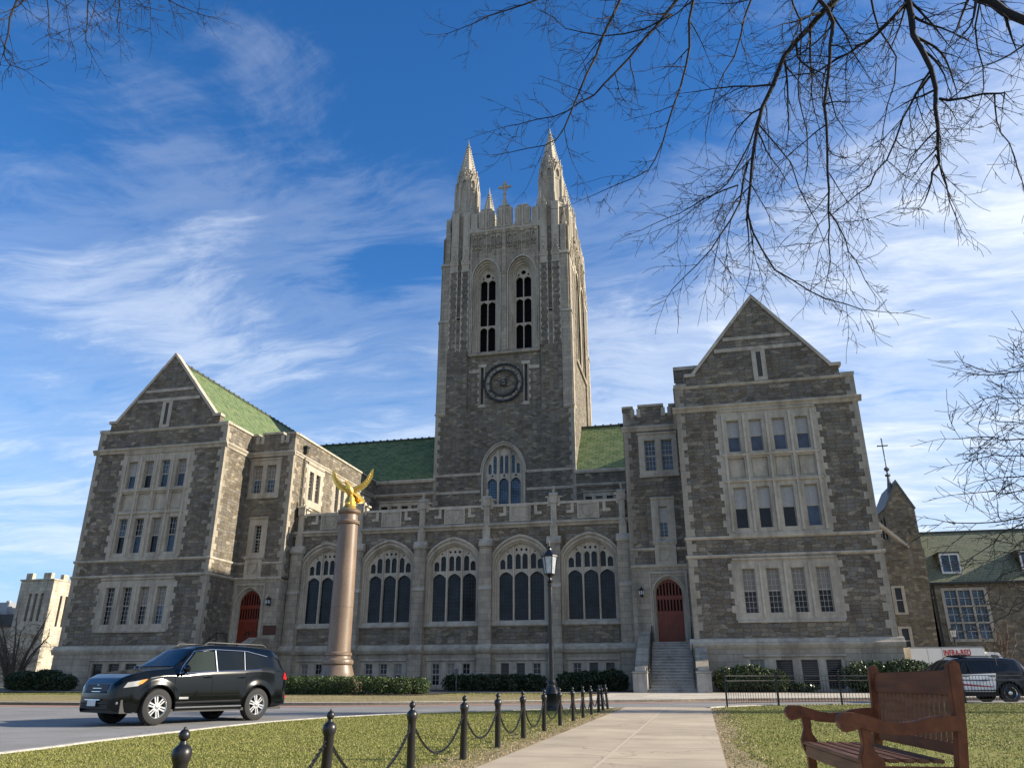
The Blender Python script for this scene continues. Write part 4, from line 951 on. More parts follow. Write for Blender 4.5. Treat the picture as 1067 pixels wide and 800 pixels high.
    for s in (-1, 1):
        m.fbox(f, s * 3.66 - .12, s * 3.66 + .12, 32.6, 47.0, -.02, .08); m.fbox(f, s * 1.95 - .07, s * 1.95 + .07, 43.9, 46.6, -.02, .1)
        for a_ in (1.0, 2.9, 1.5, 2.42): m.fbox(f, s * a_ - .035, s * a_ + .035, 44.05 + (.35 if a_ in (1.5, 2.42) else 0) , 46.6, -.02, .15)
        for a_ in (.62, 1.25, 2.65, 3.28): m.plate(f, rect(s * a_ - .27, s * a_ + .27, 44.9, 46.6), [arch(s * a_, .19, 45.0, 46.0, 46.4, .3, 4)], .12, -.02)
        for a_ in np.arange(.45, 3.5, .42): m.plate(f, [(s * (a_ - .17), 45.35), (s * a_, 45.15), (s * (a_ + .17), 45.35), (s * a_, 45.55)], [[(s * (a_ - .09), 45.35), (s * a_, 45.24), (s * (a_ + .09), 45.35), (s * a_, 45.46)]], .12, -.02)
    P(m, 'belfry_panel', 'ashlar')
    for s in (-1, 1):
        c = s * 1.95; m = MB()
        for wi, wo, d in ((1.50, 1.62, .08), (1.34, 1.50, -.14), (1.18, 1.34, -.34), (1.02, 1.18, -.54), (.88, 1.02, -.74)):
            k = lambda w: 41.4 + 2.15 * w / 1.5
            m.plate(f, archband(c, wi, wo, 32.72, 41.4, k(wi), k(wo), .12, 8), (), d, d - .3)
        m.profile(f, c - 1.5, c + 1.5, [(-1.0, 32.5), (-.02, 32.5), (-.02, 32.75), (-.9, 33.05), (-1.0, 33.05)])
        w = P(m, 'belfry_window', 'trim'); zt = 41.4 + 2.15 * .9 / 1.5
        def ct(x): t = min(abs(x) / .9, 1); return 41.4 + (zt - 41.4) * (.88 * math.sin(math.acos(t)) + .12 * (1 - t))
        holes = []
        for z0, z1 in ((33.0, 35.85), (36.03, 38.85), (39.03, 41.45)):
            for q in (-.435, .435): holes.append(arch(c + q, .385, z0, z1 - .36, z1, .3, 5))
        holes.append([(c + .26 * math.cos(a), 42.0 + .26 * math.sin(a)) for a in np.linspace(0, 2 * math.pi, 11)[:-1]])
        for q in (-.52, .52): holes.append([(c + q, 41.5), (c + q + .1, 41.7), (c + q, 41.95), (c + q - .1, 41.7)])
        m = MB(); m.plate(f, arch(c, .9, 32.9, 41.4, zt, .12, 8), holes, -.82, -.98); m.fbox(f, c - .045, c + .045, 32.9, 41.5, -.9, -.75); P(m, 'tracery', 'trim', w)
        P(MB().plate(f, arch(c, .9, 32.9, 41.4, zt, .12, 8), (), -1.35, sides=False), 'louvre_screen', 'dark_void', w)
        # buttress zone beside it
        b0, b1 = 3.84, 6.06; A = lambda a: s * a
        bx = lambda mm, a, b, z0, z1, d0, d1: mm.fbox(f, min(A(a), A(b)), max(A(a), A(b)), z0, z1, d0, d1)
        m = MB(); bx(m, b0, b1, 26.3, 36.9, -.3, .0); bx(m, b0, 4.76, 36.9, 43.2, -.3, .0); bx(m, 5.14, b1, 36.9, 43.2, -.3, .0); P(m, 'buttress', 'rubble')
        m = MB()
        for lo_, hi_ in ((b0, 4.76), (5.14, b1)):
            cc = (lo_ + hi_) / 2; z = 36.9; teeth(m, f, A(lo_), s, 33.0, 42.4, .08, .18, .42, .02, -.1); teeth(m, f, A(hi_), -s, 33.0, 42.4, .08, .18, .42, .02, -.1)
            bx(m, lo_ - .02, hi_ + .02, 42.4, 42.6, -.2, .05); bx(m, lo_ + .04, hi_ - .04, 42.6, 43.3, -.2, .02); bx(m, lo_ - .03, hi_ + .03, 43.25, 43.5, -.2, .08)
            m.plate(f, [(A(lo_ - .04), 43.5), (A(hi_ + .04), 43.5), (A(cc), 44.9)], [[(A(lo_ + .14), 43.6), (A(hi_ - .14), 43.6), (A(cc), 44.5)]], .12, -.2)
            m.plate(f, [(A(lo_ + .1), 43.5), (A(hi_ - .1), 43.5), (A(cc), 44.6)], (), .02, -.2)
            for kk in range(4):
                for q in (-1, 1): m.ell(f(A(cc + q * (hi_ - lo_) / 2 * (1 - kk / 4)), 43.6 + kk * .34, .08), (.07, .07, .09), 6, 4)
            m.ell(f(A(cc), 45.1, .03), (.07, .07, .24), 6, 5); bx(m, lo_ + .06, hi_ - .06, 43.5, 50.0, -.6, -.05)
            bx(m, lo_ + .2, hi_ - .2, 45.6, 49.4, -.5, -.0)
        bx(m, 4.76, 5.14, 36.7, 37.0, -.2, .0); P(m, 'buttress_dressing', 'trim')
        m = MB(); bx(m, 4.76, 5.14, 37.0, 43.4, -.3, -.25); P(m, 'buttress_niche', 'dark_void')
        # dressed corner strips stepping in with height
        m = MB(); bx(m, 6.06, 7.0, 26.3, 36.6, -.3, .06); bx(m, 6.06, 6.86, 36.6, 43.4, -.3, .0); bx(m, 6.12, 6.7, 43.4, 47.0, -.3, -.06); P(m, 'corner_strip', 'ashlar')
        m = MB(); m.profile(f, *sorted((A(6.04), A(7.1))), [(-.3, 26.0), (.0, 26.02), (.14, 26.2), (.14, 26.32), (-.3, 26.4)]); m.profile(f, *sorted((A(6.04), A(7.08))), [(-.3, 36.45), (.14, 36.45), (.14, 36.55), (-.05, 36.85), (-.3, 36.85)]); m.profile(f, *sorted((A(6.04), A(6.95))), [(-.3, 43.3), (.1, 43.3), (.1, 43.4), (-.1, 43.75), (-.3, 43.75)])
        P(m, 'corner_offset', 'trim')
    # crown
    m = MB(); m.profile(f, -3.75, 3.75, [(-.2, 46.75), (.04, 46.78), (.10, 46.9), (.22, 47.02), (.22, 47.14), (-.2, 47.2)])
    for a in (-2.0, 0.0, 2.0, -3.5, 3.5): m.ell(f(a, 46.72, .16), (.22, .22, .24), 8, 6)
    for a in (-2.9, -1.0, 1.0, 2.9): m.ell(f(a, 46.85, .12), (.12, .12, .12), 6, 4)
    P(m, 'crown_string', 'trim')
    m = MB(); m.plate(f, rect(-3.9, 3.9, 47.1, 47.75), (), -.05, -.4, True)
    for i, c in enumerate((-2.05, 0.0, 2.05)):
        t = 50.15 if i == 1 else 49.95; m.plate(f, [(c - .88, 47.7), (c + .88, 47.7), (c + .88, t - .22), (c + .55, t), (c - .55, t), (c - .88, t - .22)], (), -.05, -.4, True)
        for a in (-.76, -.28, .28, .76): m.fbox(f, c + a - .06, c + a + .06, 47.8, t - .35, -.05, .07)
        m.plate(f, arch(c, .2, 48.2, 49.0, 49.4, .3, 4), (), .0, -.05); m.fbox(f, c - .08, c + .08, 47.2, t + .1, -.05, .08)
        m.plate(f, rect(c - .8, c + .8, 47.55, 47.7), (), .04, -.05)
    for c in (-3.45, 3.45): m.fbox(f, c - .38, c + .38, 47.12, 49.6, -.39, -.04); m.fbox(f, c - .06, c + .06, 47.2, 49.5, -.05, .03)
    P(m, 'battlement', 'trim')
    m = MB()
    for i, c in enumerate((-2.05, 0.0, 2.05)): t = 50.15 if i == 1 else 49.95; m.fbox(f, c - .6, c + .6, t, t + .1, -.45, .02)
    P(m, 'battlement_coping', 'trim_pale')
    if front:                                                    # stone cross on the middle merlon
        m = MB(); m.fbox(f, -.22, .22, 50.2, 51.0, -.4, .05); m.lathe([(.24, 0), (.17, .5), (.13, 1.0), (.2, 1.05), (.2, 1.15), (.1, 1.2)], f(0, 50.7, -.18), 8)
        z0 = 52.75
        m.fbox(f, -.10, .10, z0 - .9, z0 + .62, -.27, -.09); m.fbox(f, -.62, .62, z0 - .10, z0 + .10, -.268, -.092)
        m.plate(f, [(.42 * math.cos(a), z0 + .42 * math.sin(a)) for a in np.linspace(0, 2 * math.pi, 25)[:-1]], [[(.30 * math.cos(a), z0 + .30 * math.sin(a)) for a in np.linspace(0, 2 * math.pi, 25)[:-1]]], -.12, -.24, True)
        for a, b in ((-.62, 0), (.62, 0), (0, .62)): m.ell(f(a, z0 + b, -.18), (.17, .12, .17), 8, 6)
        P(m, 'cross', 'trim')
towerface((1, 0), (0, -1), front=True); towerface((0, 1), (1, 0), right=True); towerface((-1, 0), (0, 1)); towerface((0, -1), (-1, 0))
m = MB(); m.box(TX - 6.5, TX + 6.5, TY - 6.5, TY + 6.5, 46.9, 47.1); P(m, 'tower_roof', 'lead')
def turret(sx, sy):
    cx, cy = TX + sx * 4.93, TY + sy * 4.93; c = (cx, cy, 0); o8 = R(22.5)
    m = MB(); m.lathe([(1.62, 46.0), (1.62, 50.2), (1.72, 50.25), (1.72, 50.4), (1.34, 50.7), (1.34, 53.6), (1.42, 53.7), (1.42, 53.85), (1.25, 54.0), (1.20, 55.2), (1.0, 56.6)], c, 8, o8); t = P(m, 'turret', 'trim')
    m = MB()
    for k in range(8):                                           # shafts, gablets and crockets round the octagon
        a = o8 + k * math.pi / 4; ca, sa = math.cos(a), math.sin(a)
        for r, z0, z1, w in ((1.62, 46.5, 50.3, .20), (1.36, 50.4, 53.9, .15)):
            m.lathe([(w, z0), (w, z1), (w * 1.25, z1 + .06), (w * .7, z1 + .4), (.03, z1 + 1.15)], (cx + r * ca, cy + r * sa, 0), 6)
            m.ell((cx + r * ca, cy + r * sa, z1 + 1.15), (.07, .07, .09), 6, 4); m.ell((cx + r * ca, cy + r * sa, z1 + .62), (.11, .11, .07), 6, 4)
        a2 = a + math.pi / 8; n = (math.cos(a2), math.sin(a2)); u = (-n[1], n[0])
        for rr, zb, hw, hh in ((1.50, 49.0, .48, 1.3), (1.22, 53.9, .46, 1.9), (1.05, 55.3, .36, 1.3)):
            g = frame((cx + n[0] * rr * .96, cy + n[1] * rr * .96, 0), (u[0], u[1], 0), (n[0], n[1], 0))
            m.plate(g, [(-hw, zb), (hw, zb), (hw, zb + hh * .25), (0, zb + hh), (-hw, zb + hh * .25)], [arch(0, hw * .5, zb + .08, zb + hh * .35, zb + hh * .6, .3, 3)], .14, -.15)
            for q in (-1, 1):
                for j in range(3): m.ell(g(q * hw * (1 - j / 3), zb + hh * .3 + j * hh * .23, .12), (.075, .075, .09), 5, 4)
            m.ell(g(0, zb + hh + .12, .1), (.08, .08, .17), 6, 5)
        g = frame((cx + n[0] * 1.50, cy + n[1] * 1.50, 0), (u[0], u[1], 0), (n[0], n[1], 0)); m.fbox(g, -.05, .05, 46.6, 49.4, 0, .10)
        for e in (-.42, .42): m.fbox(g, e - .05, e + .05, 46.6, 50.0, 0, .05)
    P(m, 'turret_carving', 'trim', t)
    m = MB(); sp = [(1.08, 56.0), (.90, 57.0), (.64, 58.3), (.36, 59.5), (.15, 60.3), (.09, 60.4)]; m.lathe(sp, c, 8, o8)
    for k in range(8):
        a = o8 + k * math.pi / 4
        for j in range(11):
            z = 56.3 + j * .37; r = 1.08 + (.15 - 1.08) * (z - 56.0) / 4.4; m.ell((cx + (r + .02) * math.cos(a), cy + (r + .02) * math.sin(a), z), (.12, .12, .10), 5, 4)
    m.lathe([(.09, 60.3), (.26, 60.42), (.26, 60.52), (.08, 60.62), (.07, 60.85), (.13, 60.95), (.05, 61.1), (.015, 61.7)], c, 8)
    P(m, 'spire', 'trim_pale', t)
for sx in (-1, 1):
    for sy in (-1, 1):
        turret(sx, sy)
        for dx, dy in ((6.55, 3.6), (3.9, 6.55), (6.5, 6.3)):    # small outer pinnacles
            m = MB(); cx, cy = TX + sx * dx, TY + sy * dy; h = 47.5 if dx + dy > 12 else 50.5
            m.lathe([(.30, 43.0), (.30, h), (.36, h + .1), (.20, h + .45), (.03, h + 1.7)], (cx, cy, 0), 4, R(45)); m.ell((cx, cy, h + 1.5), (.13, .13, .06), 6, 4); m.lathe([(.05, h + 1.6), (.07, h + 1.75), (.02, h + 2.0)], (cx, cy, 0), 6)
            for j in range(3):
                for k in range(4): a = R(45 + 90 * k); r = .2 * (1 - j / 3.4); m.ell((cx + r * math.cos(a), cy + r * math.sin(a), h + .5 + j * .36), (.06, .06, .07), 5, 3)
            P(m, 'pinnacle', 'trim')
# ---------------------------------------------------------------- granite column and gilded eagle
cX, cY = -19.60, 42.0; cz = G(cY) + .10
col_o = empty('granite_column', (cX, cY, cz)); tag(col_o, 'tall pink granite column rising from a clipped hedge and carrying a golden eagle', 'column')
m = MB(); m.box(-1.25, 1.25, -1.25, 1.25, 0, .62); m.build('plinth', 'column_granite', col_o, bevel=.03)
m = MB(); m.lathe([(1.22, .62), (1.22, .78), (1.10, .95), (1.02, 1.15), (.95, 1.35), (.90, 1.48), (.98, 1.55), (1.0, 1.66), (.96, 1.76), (.82, 1.84), (.80, 1.95), (.86, 2.02), (.86, 2.12), (.76, 2.2)], n=40); m.build('column_base', 'column_granite', col_o, smooth=True)
m = MB(); m.lathe([(.76, 2.2), (.74, 2.5), (.735, 4.55), (.722, 4.56), (.722, 4.60), (.735, 4.61), (.70, 7.0), (.645, 9.35)], n=40); m.build('shaft', 'column_granite', col_o, smooth=True)
m = MB(); m.lathe([(.645, 9.35), (.74, 9.40), (.78, 9.50), (.74, 9.58), (.62, 9.63), (.60, 9.95), (.66, 10.0), (.76, 10.08), (.78, 10.2), (.70, 10.26), (.45, 10.30)], n=40); m.build('capital', 'column_granite', col_o, smooth=True)
eg = empty('golden_eagle_statue', (cX, cY, cz + 10.29), R(-12)); tag(eg, 'gilded bronze eagle with both wings raised, perched on top of the granite column', 'statue')
m = MB(); rr = random.Random(3)
for k in range(16): a = rr.uniform(0, 6.28); r = rr.uniform(0, .28); m.ell((r * math.cos(a), r * math.sin(a), .12 + rr.random() * .55), (.16, .16, .15), 7, 5)
m.lathe([(.5, 0), (.44, .12), (.34, .25), (.28, .7), (.2, .85)], n=14); m.build('rock_perch', 'gold', eg, smooth=True)
def loft(m, pts, rad, n=14):
    m.tube(pts, rad, n); return m
m = MB(); body = [(-.10, .0, .72), (-.07, -.02, .85), (0, -.03, 1.05), (.10, -.04, 1.28), (.20, -.05, 1.45), (.27, -.06, 1.58), (.33, -.07, 1.68), (.40, -.08, 1.71), (.46, -.08, 1.69)]
loft(m, body, [.06, .16, .24, .26, .20, .13, .115, .09, .04]); m.tube([(.45, -.08, 1.70), (.55, -.08, 1.68), (.60, -.08, 1.60)], [.05, .035, .006], 8)   # neck, head, hooked beak
for s in (-1, 1): m.ell((.40, -.08 + s * .075, 1.735), (.022, .014, .018), 6, 4)
m.build('body', 'gold', eg, smooth=True)
m = MB()
for k in range(7): a = (k - 3) * .11; m.plate(frame((-.05, a * .4, 0), (-math.cos(a), math.sin(a), 0), (math.sin(a), math.cos(a), 0)), [(0, 1.05), (.55, .62), (.85, .55), (.86, .66), (.3, 1.12)], (), .015, -.015, True)
m.build('tail', 'gold', eg)
for s in (-1, 1):
    m = MB(); m.tube([(.02, s * .05, .95), (.05, s * .12, .8), (.04, s * .14, .62)], [.13, .09, .05], 8)
    for q in (-.5, 0, .5): m.tube([(.04, s * .14, .64), (.14, s * .14 + q * .12, .62), (.2, s * .14 + q * .16, .54)], [.035, .028, .008], 6)
    m.build('leg', 'gold', eg, smooth=True)
for s in (-1, 1):                                                # raised wings: arm, coverts and long flight feathers
    dx = .95
    arm = [Vector((s * .14, 0, 1.30)), Vector((s * .38, .03, 1.42)), Vector((s * .66, .05, 1.58)), Vector((s * .93, .05, 1.88)), Vector((s * 1.12, .04, 2.20))]
    m = MB(); m.tube(arm, [.12, .11, .09, .06, .025], 10)
    for i in range(22):
        t = i / 21; k = t * 3.999; j = int(k); p = arm[j].lerp(arm[j + 1], k - j); ang = R(-100 + 158 * t ** .9); ln = .26 + .30 * t if t < .85 else .50
        d = Vector((s * math.cos(ang), .0, math.sin(ang))); sd_ = Vector((-d.z, 0, d.x)); yo = Vector((0, .03 * (i % 2), 0)); wdt = .062
        q = [p - sd_ * wdt, p + sd_ * wdt, p + d * ln * .75 + sd_ * wdt * .9, p + d * ln, p + d * ln * .75 - sd_ * wdt * .9]
        vs = [v + yo for v in q] + [v + yo + Vector((0, .03, 0)) for v in q]
        m.add(vs, [(0, 1, 2, 3, 4), (9, 8, 7, 6, 5)] + [(a, (a + 1) % 5, 5 + (a + 1) % 5, 5 + a) for a in range(5)])
        if i % 2 == 0: m.ell(p + d * ln * .2, (.10, .055, .10), 6, 4)
    m.build('wing', 'gold', eg)
eg.rotation_euler = (0, 0, R(8))
for c_ in kids(eg):
    if c_.name.split('.')[0] in ('body', 'tail', 'leg'): c_.rotation_euler = (0, 0, R(-128))
col_o.scale = (.86, .86, .985); eg.location.z -= .155; eg.scale = (.92, .92, .95)

# ---------------------------------------------------------------- bollards and chains
def post_mesh():
    root = empty('bollard', (0, 0, 0))
    m = MB(); m.lathe([(.041, -.05), (.039, .585), (.042, .59), (.050, .61), (.053, .635), (.049, .66), (.036, .672), (.022, .684), (.019, .70)], n=16); m.build('shaft', 'iron', root, smooth=True)
    m = MB(); m.ell((0, 0, .728), (.031, .031, .032), 16, 10); m.lathe([(.010, .758), (.009, .768), (.0, .772)], n=8); m.build('ball', 'iron', root, smooth=True)
    m = MB()
    for s in (-1, 1): m.tube([(0, s * .035, .545), (0, s * .06, .55), (0, s * .07, .53), (0, s * .055, .515), (0, s * .035, .52)], .007, 6)
    m.build('chain_ring', 'iron', root, smooth=True); return root
by = [4.12, 5.93, 7.80, 9.58, 11.25, 12.93, 14.65, 16.35, 18.05, 19.55, 21.08, 22.50, 23.60, 24.80]
P0_ = post_mesh(); BOL = []
wordsB = ['nearest to the camera', 'second nearest to the camera', 'third from the near end', 'fourth from the near end', 'fifth from the near end', 'sixth from the near end', 'seventh from the near end', 'eighth from the near end', 'ninth from the near end', 'tenth from the near end', 'eleventh from the near end', 'third from the far end of the row', 'second from the far end of the row', 'last one at the road end of the row']
BZ = lambda y: G(y) - .02 - (.055 if y < 5 else .03 if y < 7 else .015 if y < 9 else 0)
for i, y in enumerate(by):
    o = P0_ if i == 0 else copy_tree(P0_); o.location = (-2.8, y, BZ(y)); o.rotation_euler = (0, R(.8 * math.sin(i * 2.3)), R(i * 37 % 9 - 4)); BOL.append(o)
    if i >= 11: o.rotation_euler = (0, R([2, -3.5, -4.5][i - 11]), 0)
    tag(o, 'black iron ball-top bollard, ' + wordsB[i], 'bollard', 'chained bollards along the left path edge')
def chain(i, y0, y1):
    z0, z1 = BZ(y0) + .52, BZ(y1) + .52; ln = y1 - y0 - .13; sag = .30 + .03 * math.sin(i * 1.7); o = empty('chain', (-2.8, (y0 + y1) / 2, (z0 + z1) / 2))
    tag(o, 'black iron chain hanging between the %s and %s bollards of the row' % (ORD[i], ORD[i + 1]), 'chain', 'chains between the bollards')
    m = MB(); n = max(8, int(ln * 1.32 / .036))
    P_ = lambda t: Vector((0, (t - .5) * ln, (z1 - z0) * (t - .5) - sag * (1 - (2 * t - 1) ** 2)))
    L_ = [0]; N_ = 200
    for k in range(N_): L_.append(L_[-1] + (P_((k + 1) / N_) - P_(k / N_)).length)
    for k in range(n):
        t = np.interp((k + .5) / n * L_[-1], L_, np.linspace(0, 1, N_ + 1)); p = P_(t); d = (P_(min(t + .01, 1)) - P_(max(t - .01, 0))).normalized()
        s = Vector((1, 0, 0)) if k % 2 else d.cross(Vector((1, 0, 0))); hl, hw = .026, .013
        pts = [p + d * (hl * math.cos(a)) * 1.0 + s * (hw * math.sin(a)) for a in np.linspace(0, 2 * math.pi, 9)]
        m.tube(pts, .0048, 4, cap=False)
    m.build('links', 'iron', o)
ORD = ['first', 'second', 'third', 'fourth', 'fifth', 'sixth', 'seventh', 'eighth', 'ninth', 'tenth', 'eleventh', 'twelfth', 'thirteenth', 'fourteenth']
for i in range(len(by) - 1): chain(i, by[i], by[i + 1])

# ---------------------------------------------------------------- street lamps
def lamp(loc, label, h=4.55, s=1.0):
    o = empty('street_lamp', loc); tag(o, label, 'street lamp', 'black lantern street lamps')
    m = MB(); m.lathe([(.24, 0), (.24, .10), (.20, .14), (.19, .42), (.22, .46), (.20, .52), (.13, .62), (.10, .72), (.115, .76), (.085, .82)], n=12); m.build('lamp_base', 'iron', o, smooth=True)
    hb = h - 1.0; m = MB(); m.lathe([(.078, .8), (.072, 1.6), (.066, hb - .12), (.09, hb - .10), (.09, hb - .06), (.055, hb - .02)], n=12); m.build('post', 'iron', o, smooth=True)
    m = MB(); m.lathe([(.055, hb - .02), (.10, hb + .03), (.05, hb + .08), (.045, hb + .14), (.11, hb + .20), (.17, hb + .26)], n=6)
    for k in range(6):
        a = R(60 * k); m.tube([(.165 * math.cos(a), .165 * math.sin(a), hb + .24), (.235 * math.cos(a), .235 * math.sin(a), hb + .76)], .013, 5); b = R(60 * k + 60)
        for r, z in ((.165, hb + .25), (.235, hb + .76)): m.tube([(r * math.cos(a), r * math.sin(a), z), (r * math.cos(b), r * math.sin(b), z)], .012, 4)
        m.tube([(.235 * math.cos(a), .235 * math.sin(a), hb + .76), (.27 * math.cos(a), .27 * math.sin(a), hb + .80), (.28 * math.cos(a), .28 * math.sin(a), hb + .88)], [.014, .014, .006], 5)
    m.lathe([(.26, hb + .76), (.25, hb + .80), (.13, hb + .92), (.06, hb + .97), (.05, hb + 1.02), (.07, hb + 1.05), (.02, hb + 1.09), (.008, hb + 1.25)], n=6); cg = m.build('lantern_cage', 'iron', o)
    m = MB(); m.lathe([(.155, hb + .25), (.222, hb + .76)], n=6, cap=False); m.build('lantern_glass', 'lantern_glass', o)
    m = MB(); m.lathe([(.04, hb + .3), (.05, hb + .5), (.03, hb + .6)], n=8); m.build('bulb', 'white_paint', o); return o
lamp((-4.22, 23.35, G(23.35) + .04), 'tall black lantern lamp post standing on the lawn edge behind the chain', 4.55)
lamp((19.6, 70, .45), 'black lantern lamp post in front of the far stone building, beside the drainpipe', 4.6)
lamp((30.8, 82, .45), 'small black lantern lamp post at the far right behind the police car', 3.8)

# ---------------------------------------------------------------- wall lanterns and plaques
for M in (0, 1):
    x = -3.46 if not M else -34.2 + 3.46
    o = empty('wall_lantern', (x, 53.47, 6.55)); tag(o, 'black wall lantern beside the %s arched red door' % ('right' if not M else 'left'), 'lantern', 'wall lanterns by the red doors')
    m = MB(); m.box(-.06, .06, -.04, 0, -.3, .3); m.tube([(0, -.02, .22), (0, -.2, .42), (0, -.34, .36), (0, -.34, .26)], .018, 6); m.build('bracket', 'iron', o)
    m = MB(); m.lathe([(.05, -.28), (.12, -.22), (.15, .12), (.19, .14), (.06, .28), (.02, .36)], (0, -.34, 0), 6)
    m.build('lantern_cage', 'iron', o); m = MB(); 
    for k in range(6): a = R(60 * k + 30); m.box(.125 * math.cos(a) - .025, .125 * math.cos(a) + .025, -.34 + .125 * math.sin(a) - .025, -.34 + .125 * math.sin(a) + .025, -.15, .08)
    m.build('lantern_glass', 'lantern_glass', o)
m = MB(); m.box(-.48, .48, -.05, 0, -.28, .28); m.box(-.52, .52, -.035, 0, -.32, .32)
o = m.build('wall_plaque', 'bronze'); o.location = (-30.62, 53.46, 4.55) ; tag(o, 'small brown bronze plaque on the pale wall right of the left door', 'plaque')
o.location.x = -30.55 + 0.0
m = MB(); m.box(-.03, .03, -.03, .03, 0, 1.35); m.box(-.12, .12, -.04, -.03, .95, 1.3); o = m.build('sign_stake', 'sash_dark'); o.location = (-15.0, 49.5, .46); tag(o, 'thin metal sign stake standing in front of the middle hedge', 'stake')

# ---------------------------------------------------------------- iron fence on the right lawn edge
FL = smooth_curve([(.70, 27.2), (2.06, 28.7), (4.2, 29.9), (7.5, 31.6), (11.3, 33.0), (16, 34.4)], 10)
seg = [0]
for a, b in zip(FL, FL[1:]): seg.append(seg[-1] + math.hypot(b[0] - a[0], b[1] - a[1]))
fpos = lambda s: (float(np.interp(s, seg, [p[0] for p in FL])), float(np.interp(s, seg, [p[1] for p in FL])))
fe = empty('iron_fence', (FL[0][0], FL[0][1], G(FL[0][1]) + .04)); tag(fe, 'low black iron fence of thin upright bars along the right lawn', 'fence'); L0 = fe.location.copy()
fpt = lambda s, z: Vector((*fpos(s), G(fpos(s)[1]) + .04 + z)) - L0
m = MB(); s = .12
while s < seg[-1]: m.tube([fpt(s, .10), fpt(s, .93)], .009, 4); s += .125
b_ = m.build('bars', 'iron', fe)
m = MB()
for z in (.12, .93, .78):
    m.tube([fpt(q, z) for q in np.arange(0, seg[-1], .4)], .014, 5)
m.build('rails', 'iron', fe)
s = 0
while s < seg[-1]:
    m = MB(); p = fpt(s, 0); m.box(p.x - .028, p.x + .028, p.y - .028, p.y + .028, p.z - .1, p.z + 1.02); m.ell((p.x, p.y, p.z + 1.06), (.04, .04, .04), 8, 6); m.build('fence_post', 'iron', fe); s += 2.45

# ---------------------------------------------------------------- wooden bench
ben = empty('wooden_bench', (1.31, 6.28, G(6.2) + .045), R(5.5)); tag(ben, 'reddish brown slatted wooden bench with curved arms on the right lawn', 'bench')
# local: x = front(-) to back(+), y = along
HL = .80; K = 1.0
def bpart(m, name, mat='bench_wood', bev=.006): return m.build(name, mat, ben, bevel=bev)
for s in (-1, 1):
    y = s * HL; fy = frame((0, y, 0), (1, 0, 0), (0, s, 0)); t = .034
    m = MB(); m.plate(fy, [(.03, 0), (.10, 0), (.10, .40), (.135, .62), (.17, .92), (.165, .985), (.13, 1.005), (.085, .98), (.065, .62), (.03, .42)], (), t, -t, True); bpart(m, 'back_post')
    m = MB(); m.plate(fy, [(-.56, 0), (-.49, 0), (-.49, .34), (-.455, .40), (-.455, .44), (-.50, .50), (-.495, .62), (-.57, .62), (-.565, .52), (-.60, .44), (-.585, .38), (-.56, .34)], (), t, -t, True); bpart(m, 'front_leg')
    top_ = [(-.70, .615), (-.715, .65), (-.70, .685), (-.66, .703), (-.58, .70), (-.50, .682), (-.40, .655), (-.30, .645), (-.20, .652), (-.10, .675), (0, .685), (.10, .685)]
    bot_ = [(.10, .60), (0, .60), (-.12, .59), (-.30, .575), (-.45, .585), (-.56, .615), (-.62, .60), (-.67, .59)]
    m = MB(); m.plate(fy, top_ + bot_, (), .043, -.043, True); bpart(m, 'armrest', bev=.010)
    m = MB(); m.box(-.52, .08, y - .02, y + .02, .33, .405); bpart(m, 'side_rail')
m = MB(); m.box(-.575, -.535, -HL + .03, HL - .03, .33, .415); bpart(m, 'front_rail', 'bench_slat')
for k in range(6):
    x = -.555 + k * .100; m = MB(); m.box(x - .036, x + .036, -HL + (.04 if k else -.0), HL - (.04 if k else 0), .415 + .004, .438 + .002); bpart(m, 'seat_slat', 'bench_slat', .004)
lean = lambda z: .083 + (z - .42) * .12
def brail(z0, z1, x0, x1, nm, mat='bench_wood'):
    m = MB(); vs = [(lean(z) + xx, yy, z) for yy in (-HL + .03, HL - .03) for xx, z in ((x0, z0), (x1, z0), (x1, z1), (x0, z1))]
    m.add(vs, [(0, 1, 2, 3), (7, 6, 5, 4), (0, 4, 5, 1), (1, 5, 6, 2), (2, 6, 7, 3), (3, 7, 4, 0)]); bpart(m, nm, mat)
brail(.80, .945, -.022, .022, 'top_rail'); brail(.46, .53, -.02, .02, 'lower_back_rail')
for k in range(17):
    y = -HL + .09 + k * (2 * HL - .18) / 16; m = MB(); vs = [(lean(z) + xx, y + yy, z) for z in (.52, .81) for xx in (-.009, .009) for yy in (-.021, .021)]
    m.add(vs, [(0, 2, 3, 1), (4, 5, 7, 6), (0, 1, 5, 4), (2, 6, 7, 3), (0, 4, 6, 2), (1, 3, 7, 5)]); bpart(m, 'back_slat', 'bench_slat', 0)
ben.scale = (.86, 1.0, .99)
m = MB(); m.box(lean(.87) - .030, lean(.87) - .024, -.09, .09, .84, .90)
